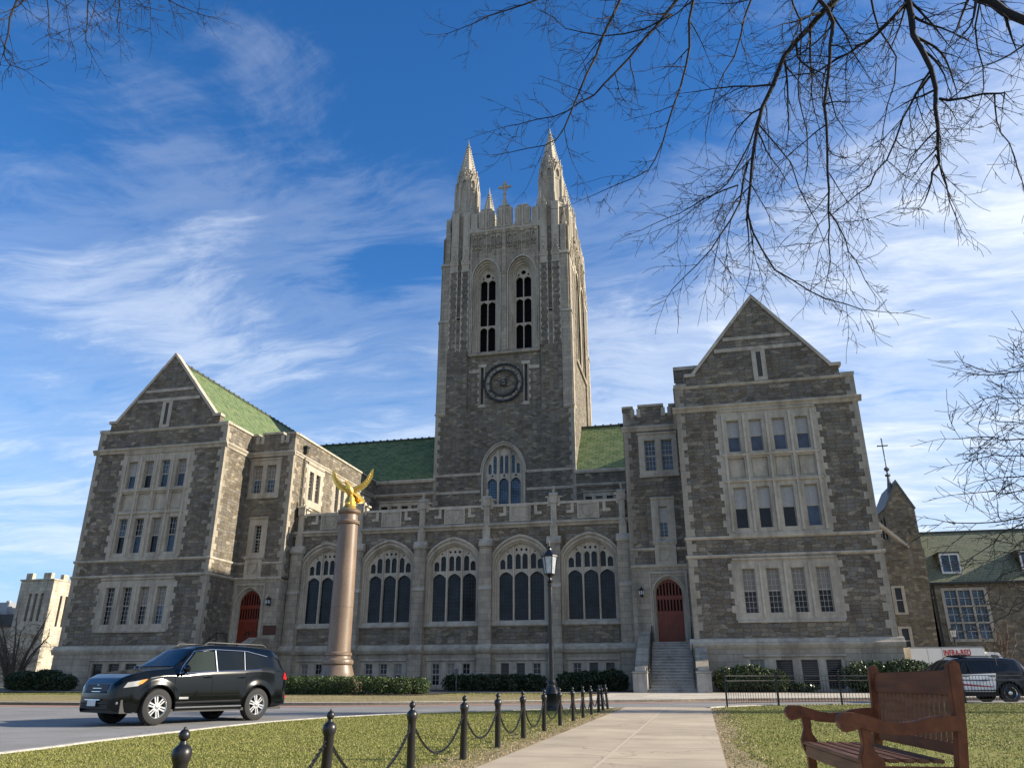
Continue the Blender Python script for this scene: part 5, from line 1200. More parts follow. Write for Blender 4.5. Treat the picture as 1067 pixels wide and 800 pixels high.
# ---------------------------------------------------------------- vehicles
def interp(tab): xs = [p[0] for p in tab]; ys = [p[1] for p in tab]; return lambda x: float(np.interp(x, xs, ys))
def make_suv(label, loc, rz, paint, kind, group=None, police=False):
    o = empty(kind, loc, rz); tag(o, label, 'suv' if not police else 'police car', group)
    HW = .905
    top_ = interp([(-2.30, .66), (-2.27, .95), (-2.20, 1.12), (-2.12, 1.36), (-2.02, 1.56), (-1.85, 1.625), (-1.4, 1.665), (-.6, 1.685), (0, 1.68), (.25, 1.645), (.45, 1.56), (.97, 1.175), (1.08, 1.135), (1.6, 1.085), (1.95, 1.01), (2.13, .93), (2.25, .82), (2.30, .64)])
    belt = interp([(-2.30, .66), (-2.27, .92), (-2.15, 1.08), (-1.4, 1.10), (0, 1.05), (1.0, 1.005), (1.35, .975), (1.9, .90), (2.15, .81), (2.25, .73), (2.30, .60)])
    sill = interp([(-2.30, .42), (-2.24, .36), (-2.0, .33), (-1.0, .27), (1.0, .27), (1.9, .26), (2.2, .27), (2.28, .32), (2.30, .42)])
    wid = interp([(-2.30, .70), (-2.26, .79), (-2.1, .865), (-1.8, .90), (-1.0, .905), (1.0, .905), (1.6, .895), (1.95, .85), (2.15, .76), (2.25, .66), (2.30, .52)])
    WX = (1.36, -1.30); WR = .43
    def low(x):
        z = sill(x)
        for w in WX:
            if abs(x - w) < WR: z = max(z, .35 + math.sqrt(WR * WR - (x - w) ** 2) * 1.0)
        return z
    def sy(x, z):                                              # half width of the body at (x, z)
        w = wid(x); b = belt(x); t = top_(x)
        if z <= b:
            u = (z - .3) / max(b - .3, .1); y = w * (1 - .05 * max(0, .35 - u) ** 1.5 * 3 - .035 * max(0, u - .55) ** 1.5 * 3)
            for q in WX:
                r = math.hypot(x - q, z - .35)
                if r < WR + .13: y += .022 * max(0, 1 - max(0, r - WR) / .13)
            return y
        yb = w * (1 - .035 * .45 ** 1.5 * 3); cab = max(t - b, .02); u = min((z - b) / cab, 1)
        slope = .27 if cab > .3 else .27 * cab / .3
        return yb - slope * u - .10 * max(0, u - .8) / .2 * (1 if cab > .3 else 0)
    xs = sorted(set([round(v, 4) for v in list(np.linspace(-2.30, -2.0, 10)) + list(np.linspace(-2.0, 2.0, 110)) + list(np.linspace(2.0, 2.30, 12))] + [round(w + WR * math.cos(a), 4) for w in WX for a in np.linspace(0, math.pi, 25)]))
    m = MB(); NR = 12; NT = 8; rows = []
    for x in xs:
        b = belt(x); t = top_(x); lo = low(x); pr = []
        for k in range(NR): z = lo + (b - lo) * k / (NR - 1); pr.append((sy(x, z), z))
        zt = b + (t - b) * .90
        for k in range(1, 6): z = b + (zt - b) * k / 5; pr.append((sy(x, z), z))
        ye = pr[-1][0]
        for k in range(1, NT + 1): u = k / NT; y = ye * math.cos(u * math.pi / 2); pr.append((y, zt + (t - zt) * (math.sin(u * math.pi / 2)) ** .8))
        rows.append([(x, y, z) for y, z in pr])
    n = len(rows[0])
    for s in (-1, 1): m.add([(x, s * y, z) for r in rows for x, y, z in r], [(i * n + k, i * n + k + 1, (i + 1) * n + k + 1, (i + 1) * n + k) for i in range(len(rows) - 1) for k in range(n - 1)])
    for i in (0, len(rows) - 1):                               # nose and tail closing strips
        r = rows[i]; m.add([(x, y, z) for x, y, z in r] + [(x, -y, z) for x, y, z in r], [(k, k + 1, n + k + 1, n + k) for k in range(n - 1)])
    body = m.build('body', paint, o, smooth=True)
    m = MB(); m.box(-2.15, 2.15, -.78, .78, .24, .50); m.box(-1.1, 1.0, -.87, .87, .24, .30)
    for w in WX: m.box(w - .5, w + .5, -.70, .70, .3, .86)
    m.build('underbody', 'black_plastic', o)
    def patch(name, quad, mat, off=.006, n=14, sides=(-1, 1), par=None, thick=False):
        for s in sides:
            q = MB(); vs = []
            for j in range(n + 1):
                for i in range(n + 1):
                    u, v = i / n, j / n; a = [quad[0][c] * (1 - u) * (1 - v) + quad[1][c] * u * (1 - v) + quad[2][c] * u * v + quad[3][c] * (1 - u) * v for c in (0, 1)]
                    vs.append((a[0], s * (sy(a[0], a[1]) + off), a[1]))
            q.add(vs, [(j * (n + 1) + i, j * (n + 1) + i + 1, (j + 1) * (n + 1) + i + 1, (j + 1) * (n + 1) + i) for j in range(n) for i in range(n)]); r = q.build(name, mat, par or o, smooth=True)
        return r
    def line(name, pts, rad, mat, sides=(-1, 1), off=.006, par=None):
        for s in sides:
            q = MB(); P_ = []
            for a, b in zip(pts, pts[1:]):
                for k in range(8): t = k / 8; x = a[0] + (b[0] - a[0]) * t; z = a[1] + (b[1] - a[1]) * t; P_.append((x, s * (sy(x, z) + off), z))
            x, z = pts[-1]; P_.append((x, s * (sy(x, z) + off), z)); q.tube(P_, rad, 5); q.build(name, mat, par or o, smooth=True)
    # side glass
    gl = 'car_glass'
    patch('front_side_window', [(.80, 1.055), (-.04, 1.09), (-.06, 1.51), (.40, 1.49)], 'car_glass_light' if not police else gl)
    patch('rear_side_window', [(-.13, 1.095), (-.84, 1.125), (-.90, 1.52), (-.14, 1.53)], gl)
    patch('quarter_window', [(-.91, 1.13), (-1.30, 1.15), (-1.56, 1.40), (-.98, 1.515)], gl)
    if not police:
        line('window_trim', [(.90, 1.03), (.0, 1.07), (-.8, 1.10), (-1.36, 1.125)], .011, 'chrome')
        line('window_trim', [(.90, 1.03), (.66, 1.28), (.43, 1.505), (0, 1.555), (-1.0, 1.54), (-1.62, 1.43)], .008, 'chrome')
        line('door_pillar', [(-.085, 1.06), (-.10, 1.53)], .018, 'alloy'); line('door_pillar', [(-.875, 1.11), (-.94, 1.52)], .010, 'alloy')
    else: line('window_trim', [(1.02, .965), (.70, 1.25), (.42, 1.515), (0, 1.55), (-1.0, 1.545), (-1.76, 1.51)], .008, 'black_plastic')
    # door seams, sill moulding, handles
    line('door_seam', [(1.0, .96), (1.0, .60), (.93, .33)], .005, 'dark_void', off=-.001); line('door_seam', [(.03, 1.0), (.03, .33)], .005, 'dark_void', off=-.001); line('door_seam', [(-.93, 1.05), (-.93, .75), (-.80, .55), (-.72, .33)], .005, 'dark_void', off=-.001)
    line('side_moulding', [(.95, .43), (-.80, .45)], .022, paint if police else 'black_plastic'); line('sill_trim', [(.92, .33), (-.84, .34)], .014, 'alloy' if not police else 'black_plastic', off=.004)
    line('arch_trim', [(WX[0] + (WR + .012) * math.cos(a), .35 + (WR + .012) * math.sin(a)) for a in np.linspace(.05, math.pi - .05, 12)], .016, paint, off=.0); line('arch_trim', [(WX[1] + (WR + .012) * math.cos(a), .35 + (WR + .012) * math.sin(a)) for a in np.linspace(.05, math.pi - .05, 12)], .016, paint, off=.0)
    for hx in (.17, -.78):
        for s in (-1, 1): q = MB(); y = s * (sy(hx, .95) + .03); q.tube([(hx + .10, y - s * .03, .95), (hx + .08, y, .955), (hx - .08, y, .955), (hx - .10, y - s * .03, .95)], .014, 6); q.build('door_handle', paint if not police else 'black_plastic', o, smooth=True)
    # windscreen and rear glass laid on the body
    def cross(name, x0, x1, y0, y1, mat, off=.008, n=16):
        q = MB(); vs = []
        for j in range(n + 1):
            x = x0 + (x1 - x0) * j / n; b = belt(x); t = top_(x); zt = b + (t - b) * .90; ye = sy(x, zt); yw = y0 + (y1 - y0) * j / n
            dz = (top_(x + .01) - top_(x - .01)) / .02; L = math.hypot(1, dz)
            for i in range(n + 1):
                y = -yw + 2 * yw * i / n; c = max(-1, min(1, y / ye)); u = math.acos(abs(c)); z = zt + (t - zt) * math.sin(u) ** .8; vs.append((x - dz / L * off, y, z + off / L))
        q.add(vs, [(j * (n + 1) + i, j * (n + 1) + i + 1, (j + 1) * (n + 1) + i + 1, (j + 1) * (n + 1) + i) for j in range(n) for i in range(n)]); return q.build(name, mat, o, smooth=True)
    cross('windscreen', .97, .43, .70, .57, gl); cross('rear_glass', -2.15, -1.98, .62, .52, gl)
    # mirrors, rails
    for s in (-1, 1):
        q = MB(); q.ell((.82, s * 1.00, 1.12), (.07, .11, .085), 12, 8); q.tube([(.82, s * .86, 1.00), (.80, s * .96, 1.03)], .03, 6); q.build('wing_mirror', paint, o, smooth=True)
        q = MB(); q.tube([(.15, s * .56, 1.65), (.05, s * .57, 1.705), (-1.55, s * .57, 1.70), (-1.68, s * .56, 1.64)], .016, 6); q.build('roof_rail', 'black_plastic', o, smooth=True)
    # nose: grille, bumper mouth, lamps, plate, badge
    def nose(name, y0, y1, z0, z1, mat, off=.01, n=8):
        q = MB(); vs = []
        for j in range(n + 1):
            z = z0 + (z1 - z0) * j / n
            for i in range(n + 1):
                y = y0 + (y1 - y0) * i / n; x = 2.32
                while x > 1.2 and (wid(x) * 1.0 < abs(y) or z > top_(x) or z < low(x)): x -= .01
                vs.append((x + off, y, z))
        q.add(vs, [(j * (n + 1) + i, j * (n + 1) + i + 1, (j + 1) * (n + 1) + i + 1, (j + 1) * (n + 1) + i) for j in range(n) for i in range(n)]); return q.build(name, mat, o, smooth=True)
    nose('grille', -.42, .42, .64, .80, 'black_plastic'); nose('lower_grille', -.55, .55, .33, .46, 'black_plastic', .012)
    q = MB()
    for z in (.66, .725, .785): q.tube([(2.31 - .0 * abs(y) - .10 * (y / .42) ** 2 - (.02 if z > .7 else 0) - (.03 if z > .76 else 0), y, z) for y in np.linspace(-.42, .42, 9)], .010, 5)
    q.tube([(2.345, y, .50) for y in np.linspace(-.30, .30, 5)], .012, 5); q.build('grille_bar', 'chrome' if not police else 'black_plastic', o, smooth=True)
    q = MB(); q.box(2.345, 2.36, -.16, .16, .38, .49); q.build('number_plate', 'plate', o)
    q = MB(); q.box(2.335, 2.35, -.17, .17, .37, .50) ; q.build('plate_holder', 'black_plastic', o)
    patch('headlight', [(2.13, .735), (1.86, .77), (1.68, .905), (2.06, .84)], 'lamp_clear', .008); patch('indicator', [(1.89, .80), (1.78, .81), (1.66, .905), (1.78, .89)], 'lamp_amber', .012)
    for s in (-1, 1): q = MB(); q.ell((2.17, s * .66, .44), (.05, .075, .06), 12, 8); q.build('fog_lamp', 'lamp_clear', o, smooth=True)
    patch('tail_light', [(-2.08, .92), (-2.262, .90), (-2.235, 1.06), (-2.10, 1.07)], 'lamp_red', .016); patch('rear_reflector', [(-2.2, .50), (-2.27, .50), (-2.27, .54), (-2.2, .54)], 'lamp_red', .01)
    # wheels
    for wx in WX:
        for s in (-1, 1):
            y = s * .80; q = MB(); pr = []; A = np.linspace(0, 2 * math.pi, 33)[:-1]; rings = [(.225, .115), (.30, .118), (.345, .105), (.362, .07), (.365, 0), (.362, -.07), (.335, -.11), (.225, -.115)]
            vs = [(wx + r * math.cos(a), y + s * d, .355 + r * math.sin(a)) for r, d in rings for a in A]
            q.add(vs, [(j * 32 + i, j * 32 + (i + 1) % 32, (j + 1) * 32 + (i + 1) % 32, (j + 1) * 32 + i) for j in range(len(rings) - 1) for i in range(32)]); wh = q.build('wheel', 'tyre', o, smooth=True)
            q = MB(); vs = [(wx + r * math.cos(a), y + s * d, .355 + r * math.sin(a)) for r, d in ((.228, .116), (.222, .122), (.205, .10), (.20, -.05)) for a in A]
            q.add(vs, [(j * 32 + i, j * 32 + (i + 1) % 32, (j + 1) * 32 + (i + 1) % 32, (j + 1) * 32 + i) for j in range(3) for i in range(32)])
            fr = frame((wx, y, .355), (1, 0, 0), (0, s, 0))
            if not police:
                for k in range(6):
                    a = k * math.pi / 3 + .3; ca, sa = math.cos(a), math.sin(a); qd = [(.03, -.032), (.205, -.045), (.205, -.014), (.09, -.010), (.09, .010), (.205, .014), (.205, .045), (.03, .032)]
                    q.plate(fr, [(x * ca - z * sa, x * sa + z * ca) for x, z in qd], (), .095, .06)
                q.ell(fr(0, 0, .085), (.055, .03, .055), 12, 6)
            else: q.ell(fr(0, 0, .085), (.075, .03, .075), 12, 6)
            q.build('rim', 'alloy' if not police else 'chrome', wh, smooth=not police)
            q = MB(); q.plate(fr, [(.205 * math.cos(a), .205 * math.sin(a)) for a in A], (), .03, sides=False); q.build('brake_disc', 'black_plastic', wh)
    if not police:
        patch('side_badge', [(.86, .50), (.62, .50), (.62, .545), (.86, .545)], 'alloy', .008, 2)
    else:
        patch('door_panel', [(1.0, .40), (.035, .40), (.035, 1.03), (1.0, .99)], 'police_white', .007, sides=(-1, 1)); patch('door_panel', [(.025, .40), (-.78, .40), (-.93, 1.07), (.025, 1.03)], 'police_white', .007)
        patch('stripe', [(1.0, .66), (-.70, .56), (-.76, .59), (1.0, .76)], 'decal_red', .012); patch('stripe', [(1.0, .82), (-.5, .78), (-.72, .82), (1.0, .87)], 'decal_blue', .012)
        q = MB(); q.box(-.25, .05, -.52, .52, 1.69, 1.76); q.build('light_bar', 'black_plastic', o, bevel=.02)
    return o
p0 = Vector((-11.43, 15.58)); p1 = Vector((-10.45, 17.97)); d = (p0 - p1).normalized()        # rear wheel to front wheel, near side
# near side wheels lie on local -y or +y: the car faces the left of the picture
ang = math.atan2(d.y, d.x); mid = (p0 + p1) / 2; nside = Vector((-d.y, d.x))               # left of heading = near side
cc = mid - nside * .80 - d * .03
car = make_suv('dark green-black suv with silver alloy wheels parked on the road', (cc.x, cc.y, G(cc.y) + .0), ang, 'car_paint', 'parked_suv')
car.scale = (.955, 1, 1)
pc = make_suv('black and white police suv parked behind the fence at the far right', (9.75, 35.3, G(35)), R(180 + 12), 'police_dark', 'police_suv', police=True)
pc.scale = (1.06, 1.02, .98)

# ---------------------------------------------------------------- box truck with red lettering behind the hedge
tr = empty('box_truck', (17.0, 60, .45), R(2)); tag(tr, 'white box truck with red lettering, half hidden behind the evergreen bushes', 'truck')
m = MB(); m.box(-3.4, 1.15, -1.1, 1.1, .85, 2.72); m.build('cargo_box', 'white_paint', tr, bevel=.03)
m = MB()
for x in (-2.35, -1.45, .25): m.box(x - .012, x + .012, -1.112, -1.10, .9, 2.68)
m.box(-3.38, 1.13, -1.115, -1.10, 2.64, 2.715); m.build('panel_strip', 'ac_metal', tr)
m = MB(); m.add([(2.3, y, z) for y in (-1, 1) for z in (.5, .5)] , []); m = MB()
fr_ = frame((-1.1, -1.0, 0), (1, 0, 0), (0, -1, 0)); m.plate(fr_, [(2.35, .5), (4.2, .5), (4.3, 1.1), (4.1, 1.45), (3.5, 1.6), (3.1, 2.35), (2.35, 2.4)], [[(2.6, 1.6), (3.3, 1.6), (3.0, 2.2), (2.6, 2.22)]], 0, -2.0, True); m.build('cab', 'white_paint', tr)
m = MB(); m.plate(fr_, [(2.6, 1.6), (3.3, 1.6), (3.0, 2.2), (2.6, 2.22)], (), -.04, sides=False); m.build('cab_window', 'car_glass', tr)
for x in (-2.2, 2.2):
    m = MB(); vs = []
    for y in (-1.05, 1.05): m.tube([(x, y - .13, .45), (x, y + .13, .45)], .45, 20)
    m.build('wheel', 'tyre', tr)
m = MB(); m.box(-3.3, 2.8, -.6, .6, .55, .85); m.build('chassis', 'black_plastic', tr)
cu = bpy.data.curves.new('lettering', 'FONT'); cu.body = 'INFRA-RED'; cu.size = .52; cu.extrude = .006; cu.offset = .012; cu.space_character = 1.06
tmp = bpy.data.objects.new('tmp_text', cu); COL.objects.link(tmp); dg = bpy.context.evaluated_depsgraph_get(); me = bpy.data.meshes.new_from_object(tmp.evaluated_get(dg)); bpy.data.objects.remove(tmp, do_unlink=True)
me.materials.clear(); me.materials.append(MAT['sign_red']); lt = bpy.data.objects.new('lettering', me); COL.objects.link(lt); lt.parent = tr; lt.scale = (.62, 1, 1); lt.location = (-1.38, -1.125, 2.17); lt.rotation_euler = (R(90), 0, 0)
# ---------------------------------------------------------------- far buildings
def bld(name, loc, label): o = empty(name, loc); return tag(o, label, 'building')
RB = bld('stone_building', (30, 90, .4), 'long stone building with a mossy green tiled roof at the far right')
RQ = lambda m, n, mat, par=None, **k: part(m, n, mat, par or RB, **k)
f = frame((0, 90, 0), (1, 0, 0), (0, -1, 0))
gw = [(25.0 + i * 8.2, 28.9 + i * 8.2) for i in range(5)]
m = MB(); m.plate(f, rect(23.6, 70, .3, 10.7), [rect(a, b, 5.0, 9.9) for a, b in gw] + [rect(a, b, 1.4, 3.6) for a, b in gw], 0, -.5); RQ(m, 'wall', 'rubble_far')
m = MB(); m.box(23.6, 23.9, 90, 100, .3, 10.7); RQ(m, 'side_wall', 'rubble_far')
for k, (a, b) in enumerate(gw):
    for z0, z1, rws in ((5.0, 9.9, 3), (1.4, 3.6, 1)):
        m = MB(); m.plate(f, rect(a - .2, b + .2, z0 - .2, z1 + .2), [rect(a + (b - a) * i / 3 + .1, a + (b - a) * (i + 1) / 3 - .1, z0 + (z1 - z0) * j / rws + .08, z0 + (z1 - z0) * (j + 1) / rws - .08) for i in range(3) for j in range(rws)], .05, -.2)
        w = RQ(m, 'window', 'trim'); 
        for i in range(3):
            x0, x1 = a + (b - a) * i / 3 + .1, a + (b - a) * (i + 1) / 3 - .1; mm = MB()
            for j in range(rws):
                q0, q1 = z0 + (z1 - z0) * j / rws + .08, z0 + (z1 - z0) * (j + 1) / rws - .08
                mm.fbox(f, (x0 + x1) / 2 - .03, (x0 + x1) / 2 + .03, q0, q1, -.18, -.12); mm.fbox(f, x0, x1, (q0 + q1) / 2 - .03, (q0 + q1) / 2 + .03, -.18, -.12)
            RQ(mm, 'glazing_bar', 'sash_paint', w)
        RQ(MB().plate(f, rect(a, b, z0, z1), (), -.18, sides=False), 'pane', 'glass_blue' if rws == 3 else 'glass_dark', w)
def uvroof(par, vs, w, h, mat):
    me = bpy.data.meshes.new('roof'); l = top(par).location; me.from_pydata([(p[0] - l.x, p[1] - l.y, p[2] - l.z) for p in vs], [], [(0, 1, 2, 3)]); uv = me.uv_layers.new(name='UVMap')
    for i, q in enumerate([(0, 0), (w, 0), (w, h), (0, h)]): uv.data[i].uv = q
    me.materials.append(MAT[mat]); o = bpy.data.objects.new('roof', me); COL.objects.link(o); o.parent = par; return o
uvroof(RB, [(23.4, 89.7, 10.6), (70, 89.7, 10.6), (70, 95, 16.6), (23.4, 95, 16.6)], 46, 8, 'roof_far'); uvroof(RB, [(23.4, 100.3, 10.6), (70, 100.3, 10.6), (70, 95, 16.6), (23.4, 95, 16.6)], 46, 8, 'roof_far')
m = MB(); m.box(23.4, 70, 89.5, 89.75, 10.45, 10.65); m.tube([(24.1, 89.6, 10.5), (24.1, 89.75, 9.9), (24.1, 89.8, .4)], .09, 6); RQ(m, 'gutter', 'copper_pipe')
for x in (25.6, 33.2, 41):                                       # dormers
    m = MB(); m.plate(frame((0, 90.6, 0), (1, 0, 0), (0, -1, 0)), rect(x - .15, x + 1.75, 11.6, 13.7), [rect(x, x + .76, 11.8, 13.5), rect(x + .84, x + 1.6, 11.8, 13.5)], .1, -.1); d_ = RQ(m, 'dormer', 'sash_white')
    RQ(MB().plate(frame((0, 90.6, 0), (1, 0, 0), (0, -1, 0)), rect(x, x + 1.6, 11.8, 13.5), (), -.06, sides=False), 'pane', 'glass_blue', d_); m = MB(); m.box(x - .25, x + 1.85, 90.45, 94, 13.7, 13.85); m.box(x - .15, x, 90.7, 93, 11.6, 13.7); m.box(x + 1.6, x + 1.75, 90.7, 93, 11.6, 13.7); RQ(m, 'dormer_roof', 'roof_far', d_)
m = MB(); 
for k in range(58): m.box(23.4 + k * .8, 24.15 + k * .8, 94.9, 95.1, 16.5, 16.75)
RQ(m, 'ridge', 'ridge_tile')
# chapel gable with a spirelet
CB = bld('chapel', (22, 84, .4), 'narrow stone chapel gable with a thin cross-topped spirelet beside the right wing')
CQ = lambda m, n, mat, par=None, **k: part(m, n, mat, par or CB, **k)
f = frame((0, 84.0, 0), (1, 0, 0), (0, -1, 0))
m = MB(); m.plate(f, [(13.0, .3), (21.9, .3), (22.4, 13.2), (21.2, 15.0), (20.9, 13.6), (19.4, 13.9), (15.0, 18.0), (13.0, 18)], [rect(19.0, 19.75, 7.3, 9.6), rect(18.9, 19.65, 3.6, 5.8)], 0, -.6); CQ(m, 'wall', 'rubble_far')
m = MB()
pA, pB = (18.4, 15.6), (21.0, 11.9)
m.plate(f, [(17.4, 17.0), (21.0, 13.35), (21.1, 13.6), (17.5, 17.3)], (), .25, -.5, True); CQ(m, 'gable_coping', 'trim_pale')
for z0, z1 in ((7.3, 9.6), (3.6, 5.8)):
    m = MB(); m.plate(f, rect(18.75, 19.95, z0 - .2, z1 + .2), [rect(19.05, 19.65, z0, z1)], .05, -.2); w = CQ(m, 'window', 'trim'); CQ(MB().plate(f, rect(19.0, 19.7, z0, z1), (), -.12, sides=False), 'pane', 'glass_dark', w); m = MB(); m.fbox(f, 19.05, 19.65, (z0 + z1) / 2 - .04, (z0 + z1) / 2 + .04, -.12, -.05); CQ(m, 'sash', 'sash_paint', w)
# bell tower: square block under a steep roof ridge running back
m = MB(); X0, X1, Y0, Y1 = 20.9, 23.8, 90, 97; g = frame((0, Y0, 0), (1, 0, 0), (0, -1, 0))
m.plate(g, [(X0, 9), (X1 + .1, 9), (X1, 18.6), (22.55, 21.4), (22.3, 21.4), (X0, 18.8)], (), 0, -7, True); CQ(m, 'bell_tower', 'rubble_far')
m = MB(); m.plate(g, [(X0 - .15, 18.6), (X0, 18.5), (22.42, 21.35), (X1, 18.4), (X1 + .15, 18.5), (22.42, 21.75)], (), .1, -7.1, True); CQ(m, 'tower_roof', 'lead')
m = MB(); gl_ = frame((X0, 0, 0), (0, 1, 0), (-1, 0, 0))
for y in (91.2, 92.6, 94.0): m.plate(gl_, arch(y, .35, 15.5, 17.4, 18.0, .3, 4), (), .02, sides=False)
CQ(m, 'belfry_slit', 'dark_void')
m = MB(); c = (21.9, 90.6, 0); m.lathe([(r_, 19.6 + (z_ - 20.4) * .66) for r_, z_ in [(.42, 20.4), (.34, 22.0), (.18, 23.6), (.12, 24.4), (.30, 24.55), (.30, 24.75), (.1, 24.9), (.09, 25.3), (.24, 25.5), (.30, 25.7), (.22, 25.95), (.07, 26.1), (.05, 27.2), (.10, 27.3), (.05, 27.4), (.05, 28.2)]], c, 8); sp_ = CQ(m, 'spirelet', 'lead')
m = MB(); m.box(21.85, 21.95, 90.55, 90.65, 24.6, 26.6); m.box(21.4, 22.4, 90.56, 90.64, 25.75, 25.87); m.ell((21.9, 90.6, 26.62), (.09, .09, .1), 6, 4); m.ell((21.4, 90.6, 25.81), (.09, .09, .09), 6, 4); m.ell((22.4, 90.6, 25.81), (.09, .09, .09), 6, 4); CQ(m, 'cross', 'lead', sp_)
# slim lit buttress at the corner of the right wing
m = MB(); m.box(12.3, 12.9, 60, 61.4, .3, 7.4); m.box(12.3, 12.75, 60.1, 61.3, 7.4, 10.4); m.box(12.2, 12.95, 59.95, 61.45, 7.3, 7.5); m.box(12.2, 12.85, 60.0, 61.4, 10.4, 10.6); m.box(11.3, 12.6, 60.4, 75, .3, 9.8)
o = part(m, 'side_porch', 'ashlar', hall)

# far left: stone block with lit flank, low modern building and roof plant
LB = bld('stone_tower_block', (-86.5, 92, .4), 'pale stone block with three tall slit windows, left of the left wing')
LQ = lambda m, n, mat, par=None, **k: part(m, n, mat, par or LB, **k)
f = frame((0, 90, 0), (1, 0, 0), (0, -1, 0)); sl = [(-87.9 + i * .95, -87.45 + i * .95) for i in range(3)]
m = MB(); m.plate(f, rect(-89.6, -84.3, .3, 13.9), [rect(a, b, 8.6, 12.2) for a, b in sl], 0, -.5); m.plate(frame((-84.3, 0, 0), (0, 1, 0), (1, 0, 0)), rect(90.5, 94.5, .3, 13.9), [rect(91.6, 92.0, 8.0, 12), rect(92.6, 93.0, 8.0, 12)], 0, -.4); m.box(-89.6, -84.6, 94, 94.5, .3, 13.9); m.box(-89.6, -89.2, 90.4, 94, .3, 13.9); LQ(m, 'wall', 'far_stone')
m = MB(); m.plate(f, rect(-88, -85, 8.5, 12.3), (), -.45, sides=False); m.plate(frame((-84.3, 0, 0), (0, 1, 0), (1, 0, 0)), rect(91.5, 93.1, 8, 12), (), -.38, sides=False); LQ(m, 'slit_window', 'dark_void')
m = MB(); m.box(-89.8, -84.1, 89.8, 90.1, 6.9, 7.15); m.box(-89.7, -84.2, 89.85, 94.6, 13.9, 14.1); LQ(m, 'string_course', 'far_stone')
m = MB()
for x0, x1 in ((-88.9, -87.9), (-86.1, -84.9)): m.box(x0, x1, 89.95, 90.5, 14.1, 14.9)
m.box(-84.8, -84.25, 91.5, 92.4, 14.1, 14.8); m.box(-84.8, -84.25, 93.4, 94.3, 14.1, 14.8); LQ(m, 'merlons', 'far_stone')
MBd = bld('low_modern_building', (-100, 96, .4), 'low pale building with dark roof band and rooftop plant at the left edge')
MQ = lambda m, n, mat, par=None, **k: part(m, n, mat, par or MBd, **k)
m = MB(); m.box(-125, -90.5, 93, 110, .3, 8.2); m.box(-125, -90.4, 92.8, 93.0, 3.4, 3.6); MQ(m, 'wall', 'far_stone'); m = MB(); m.box(-125.5, -90, 92.5, 110, 8.2, 9.8); MQ(m, 'roof_band', 'dark_slab')
m = MB()
for x in range(-124, -92, 4): m.box(x, x + 2.2, 92.85, 92.99, 1.2, 3.0); m.box(x, x + 2.2, 92.85, 92.99, 4.6, 6.4)
MQ(m, 'window_row', 'glass_dark')
for x, w, h in ((-98, 2.2, 1.9), (-94.6, 1.5, 1.2), (-92.6, 1.3, 2.6)):
    m = MB(); m.box(x, x + w, 95, 97, 9.8, 9.8 + h); m.box(x + .1, x + w - .1, 94.95, 95, 10.1, 9.6 + h); m.lathe([(.35, 9.8 + h), (.35, 10.1 + h)], (x + w / 2, 96, 0), 12); MQ(m, 'rooftop_unit', 'ac_metal')

# ---------------------------------------------------------------- hedges and bushes
def foliage(name, boxes, n, mat, size, label, seed, group=None, stem=True):
    rg = np.random.default_rng(seed); allv = []
    vol = [b[3] * b[4] * b[5] for b in boxes]; tot = sum(vol)
    for (cx, cy, z0, rx, ry, rz, sq), vv in zip(boxes, vol):
        k = int(n * vv / tot); d = rg.normal(size=(k, 3)); d /= np.linalg.norm(d, axis=1)[:, None]
        p = sq; sup = (np.abs(d) ** p).sum(1) ** (-1 / p); r = sup * (rg.random(k) ** .22) * (1 + .07 * np.sin(d[:, 0] * 9 + cx) * np.sin(d[:, 2] * 8 + cy) + .05 * rg.normal(size=k))
        c = np.array([cx, cy, z0 + rz]) + d * r[:, None] * np.array([rx, ry, rz]); c[:, 2] = np.maximum(c[:, 2], z0 + .02)
        s = size * rg.uniform(.6, 1.3, k)[:, None]; a = rg.normal(size=(k, 3)); a /= np.linalg.norm(a, axis=1)[:, None]; b = np.cross(a, rg.normal(size=(k, 3))); b /= np.linalg.norm(b, axis=1)[:, None]
        allv.append(np.stack([c - a * s, c + b * s * .55, c + a * s, c - b * s * .55], 1))
    v = np.concatenate(allv); k = len(v); loc = np.array([np.mean([b[0] for b in boxes]), np.mean([b[1] for b in boxes]), boxes[0][2]])
    root = empty(name, loc); tag(root, label, 'hedge' if 'hedge' in name else 'bush', group)
    me = bpy.data.meshes.new('leaves'); me.vertices.add(k * 4); me.vertices.foreach_set('co', (v - loc).ravel()); me.loops.add(k * 4); me.loops.foreach_set('vertex_index', np.arange(k * 4, dtype=np.int32)); me.polygons.add(k)
    me.polygons.foreach_set('loop_start', np.arange(0, k * 4, 4, dtype=np.int32)); me.polygons.foreach_set('loop_total', np.full(k, 4, dtype=np.int32)); me.update(); me.validate(); me.materials.append(MAT[mat]); o = bpy.data.objects.new('leaves', me); COL.objects.link(o); o.parent = root
    m = MB(); rr = random.Random(seed)
    for (cx, cy, z0, rx, ry, rz, sq) in boxes:
        for q in range(5): x = cx + rr.uniform(-.5, .5) * rx - loc[0]; y = cy + rr.uniform(-.4, .4) * ry - loc[1]; m.tube([(x, y, z0 - loc[2] - .05), (x + rr.uniform(-.2, .2) * rx, y, z0 - loc[2] + rz), (x + rr.uniform(-.5, .5) * rx, y + rr.uniform(-.5, .5) * ry, z0 - loc[2] + rz * 1.5)], [.03, .02, .008], 5)
    m.build('stems', 'bark', root); return root
HZ = G(42) + .10
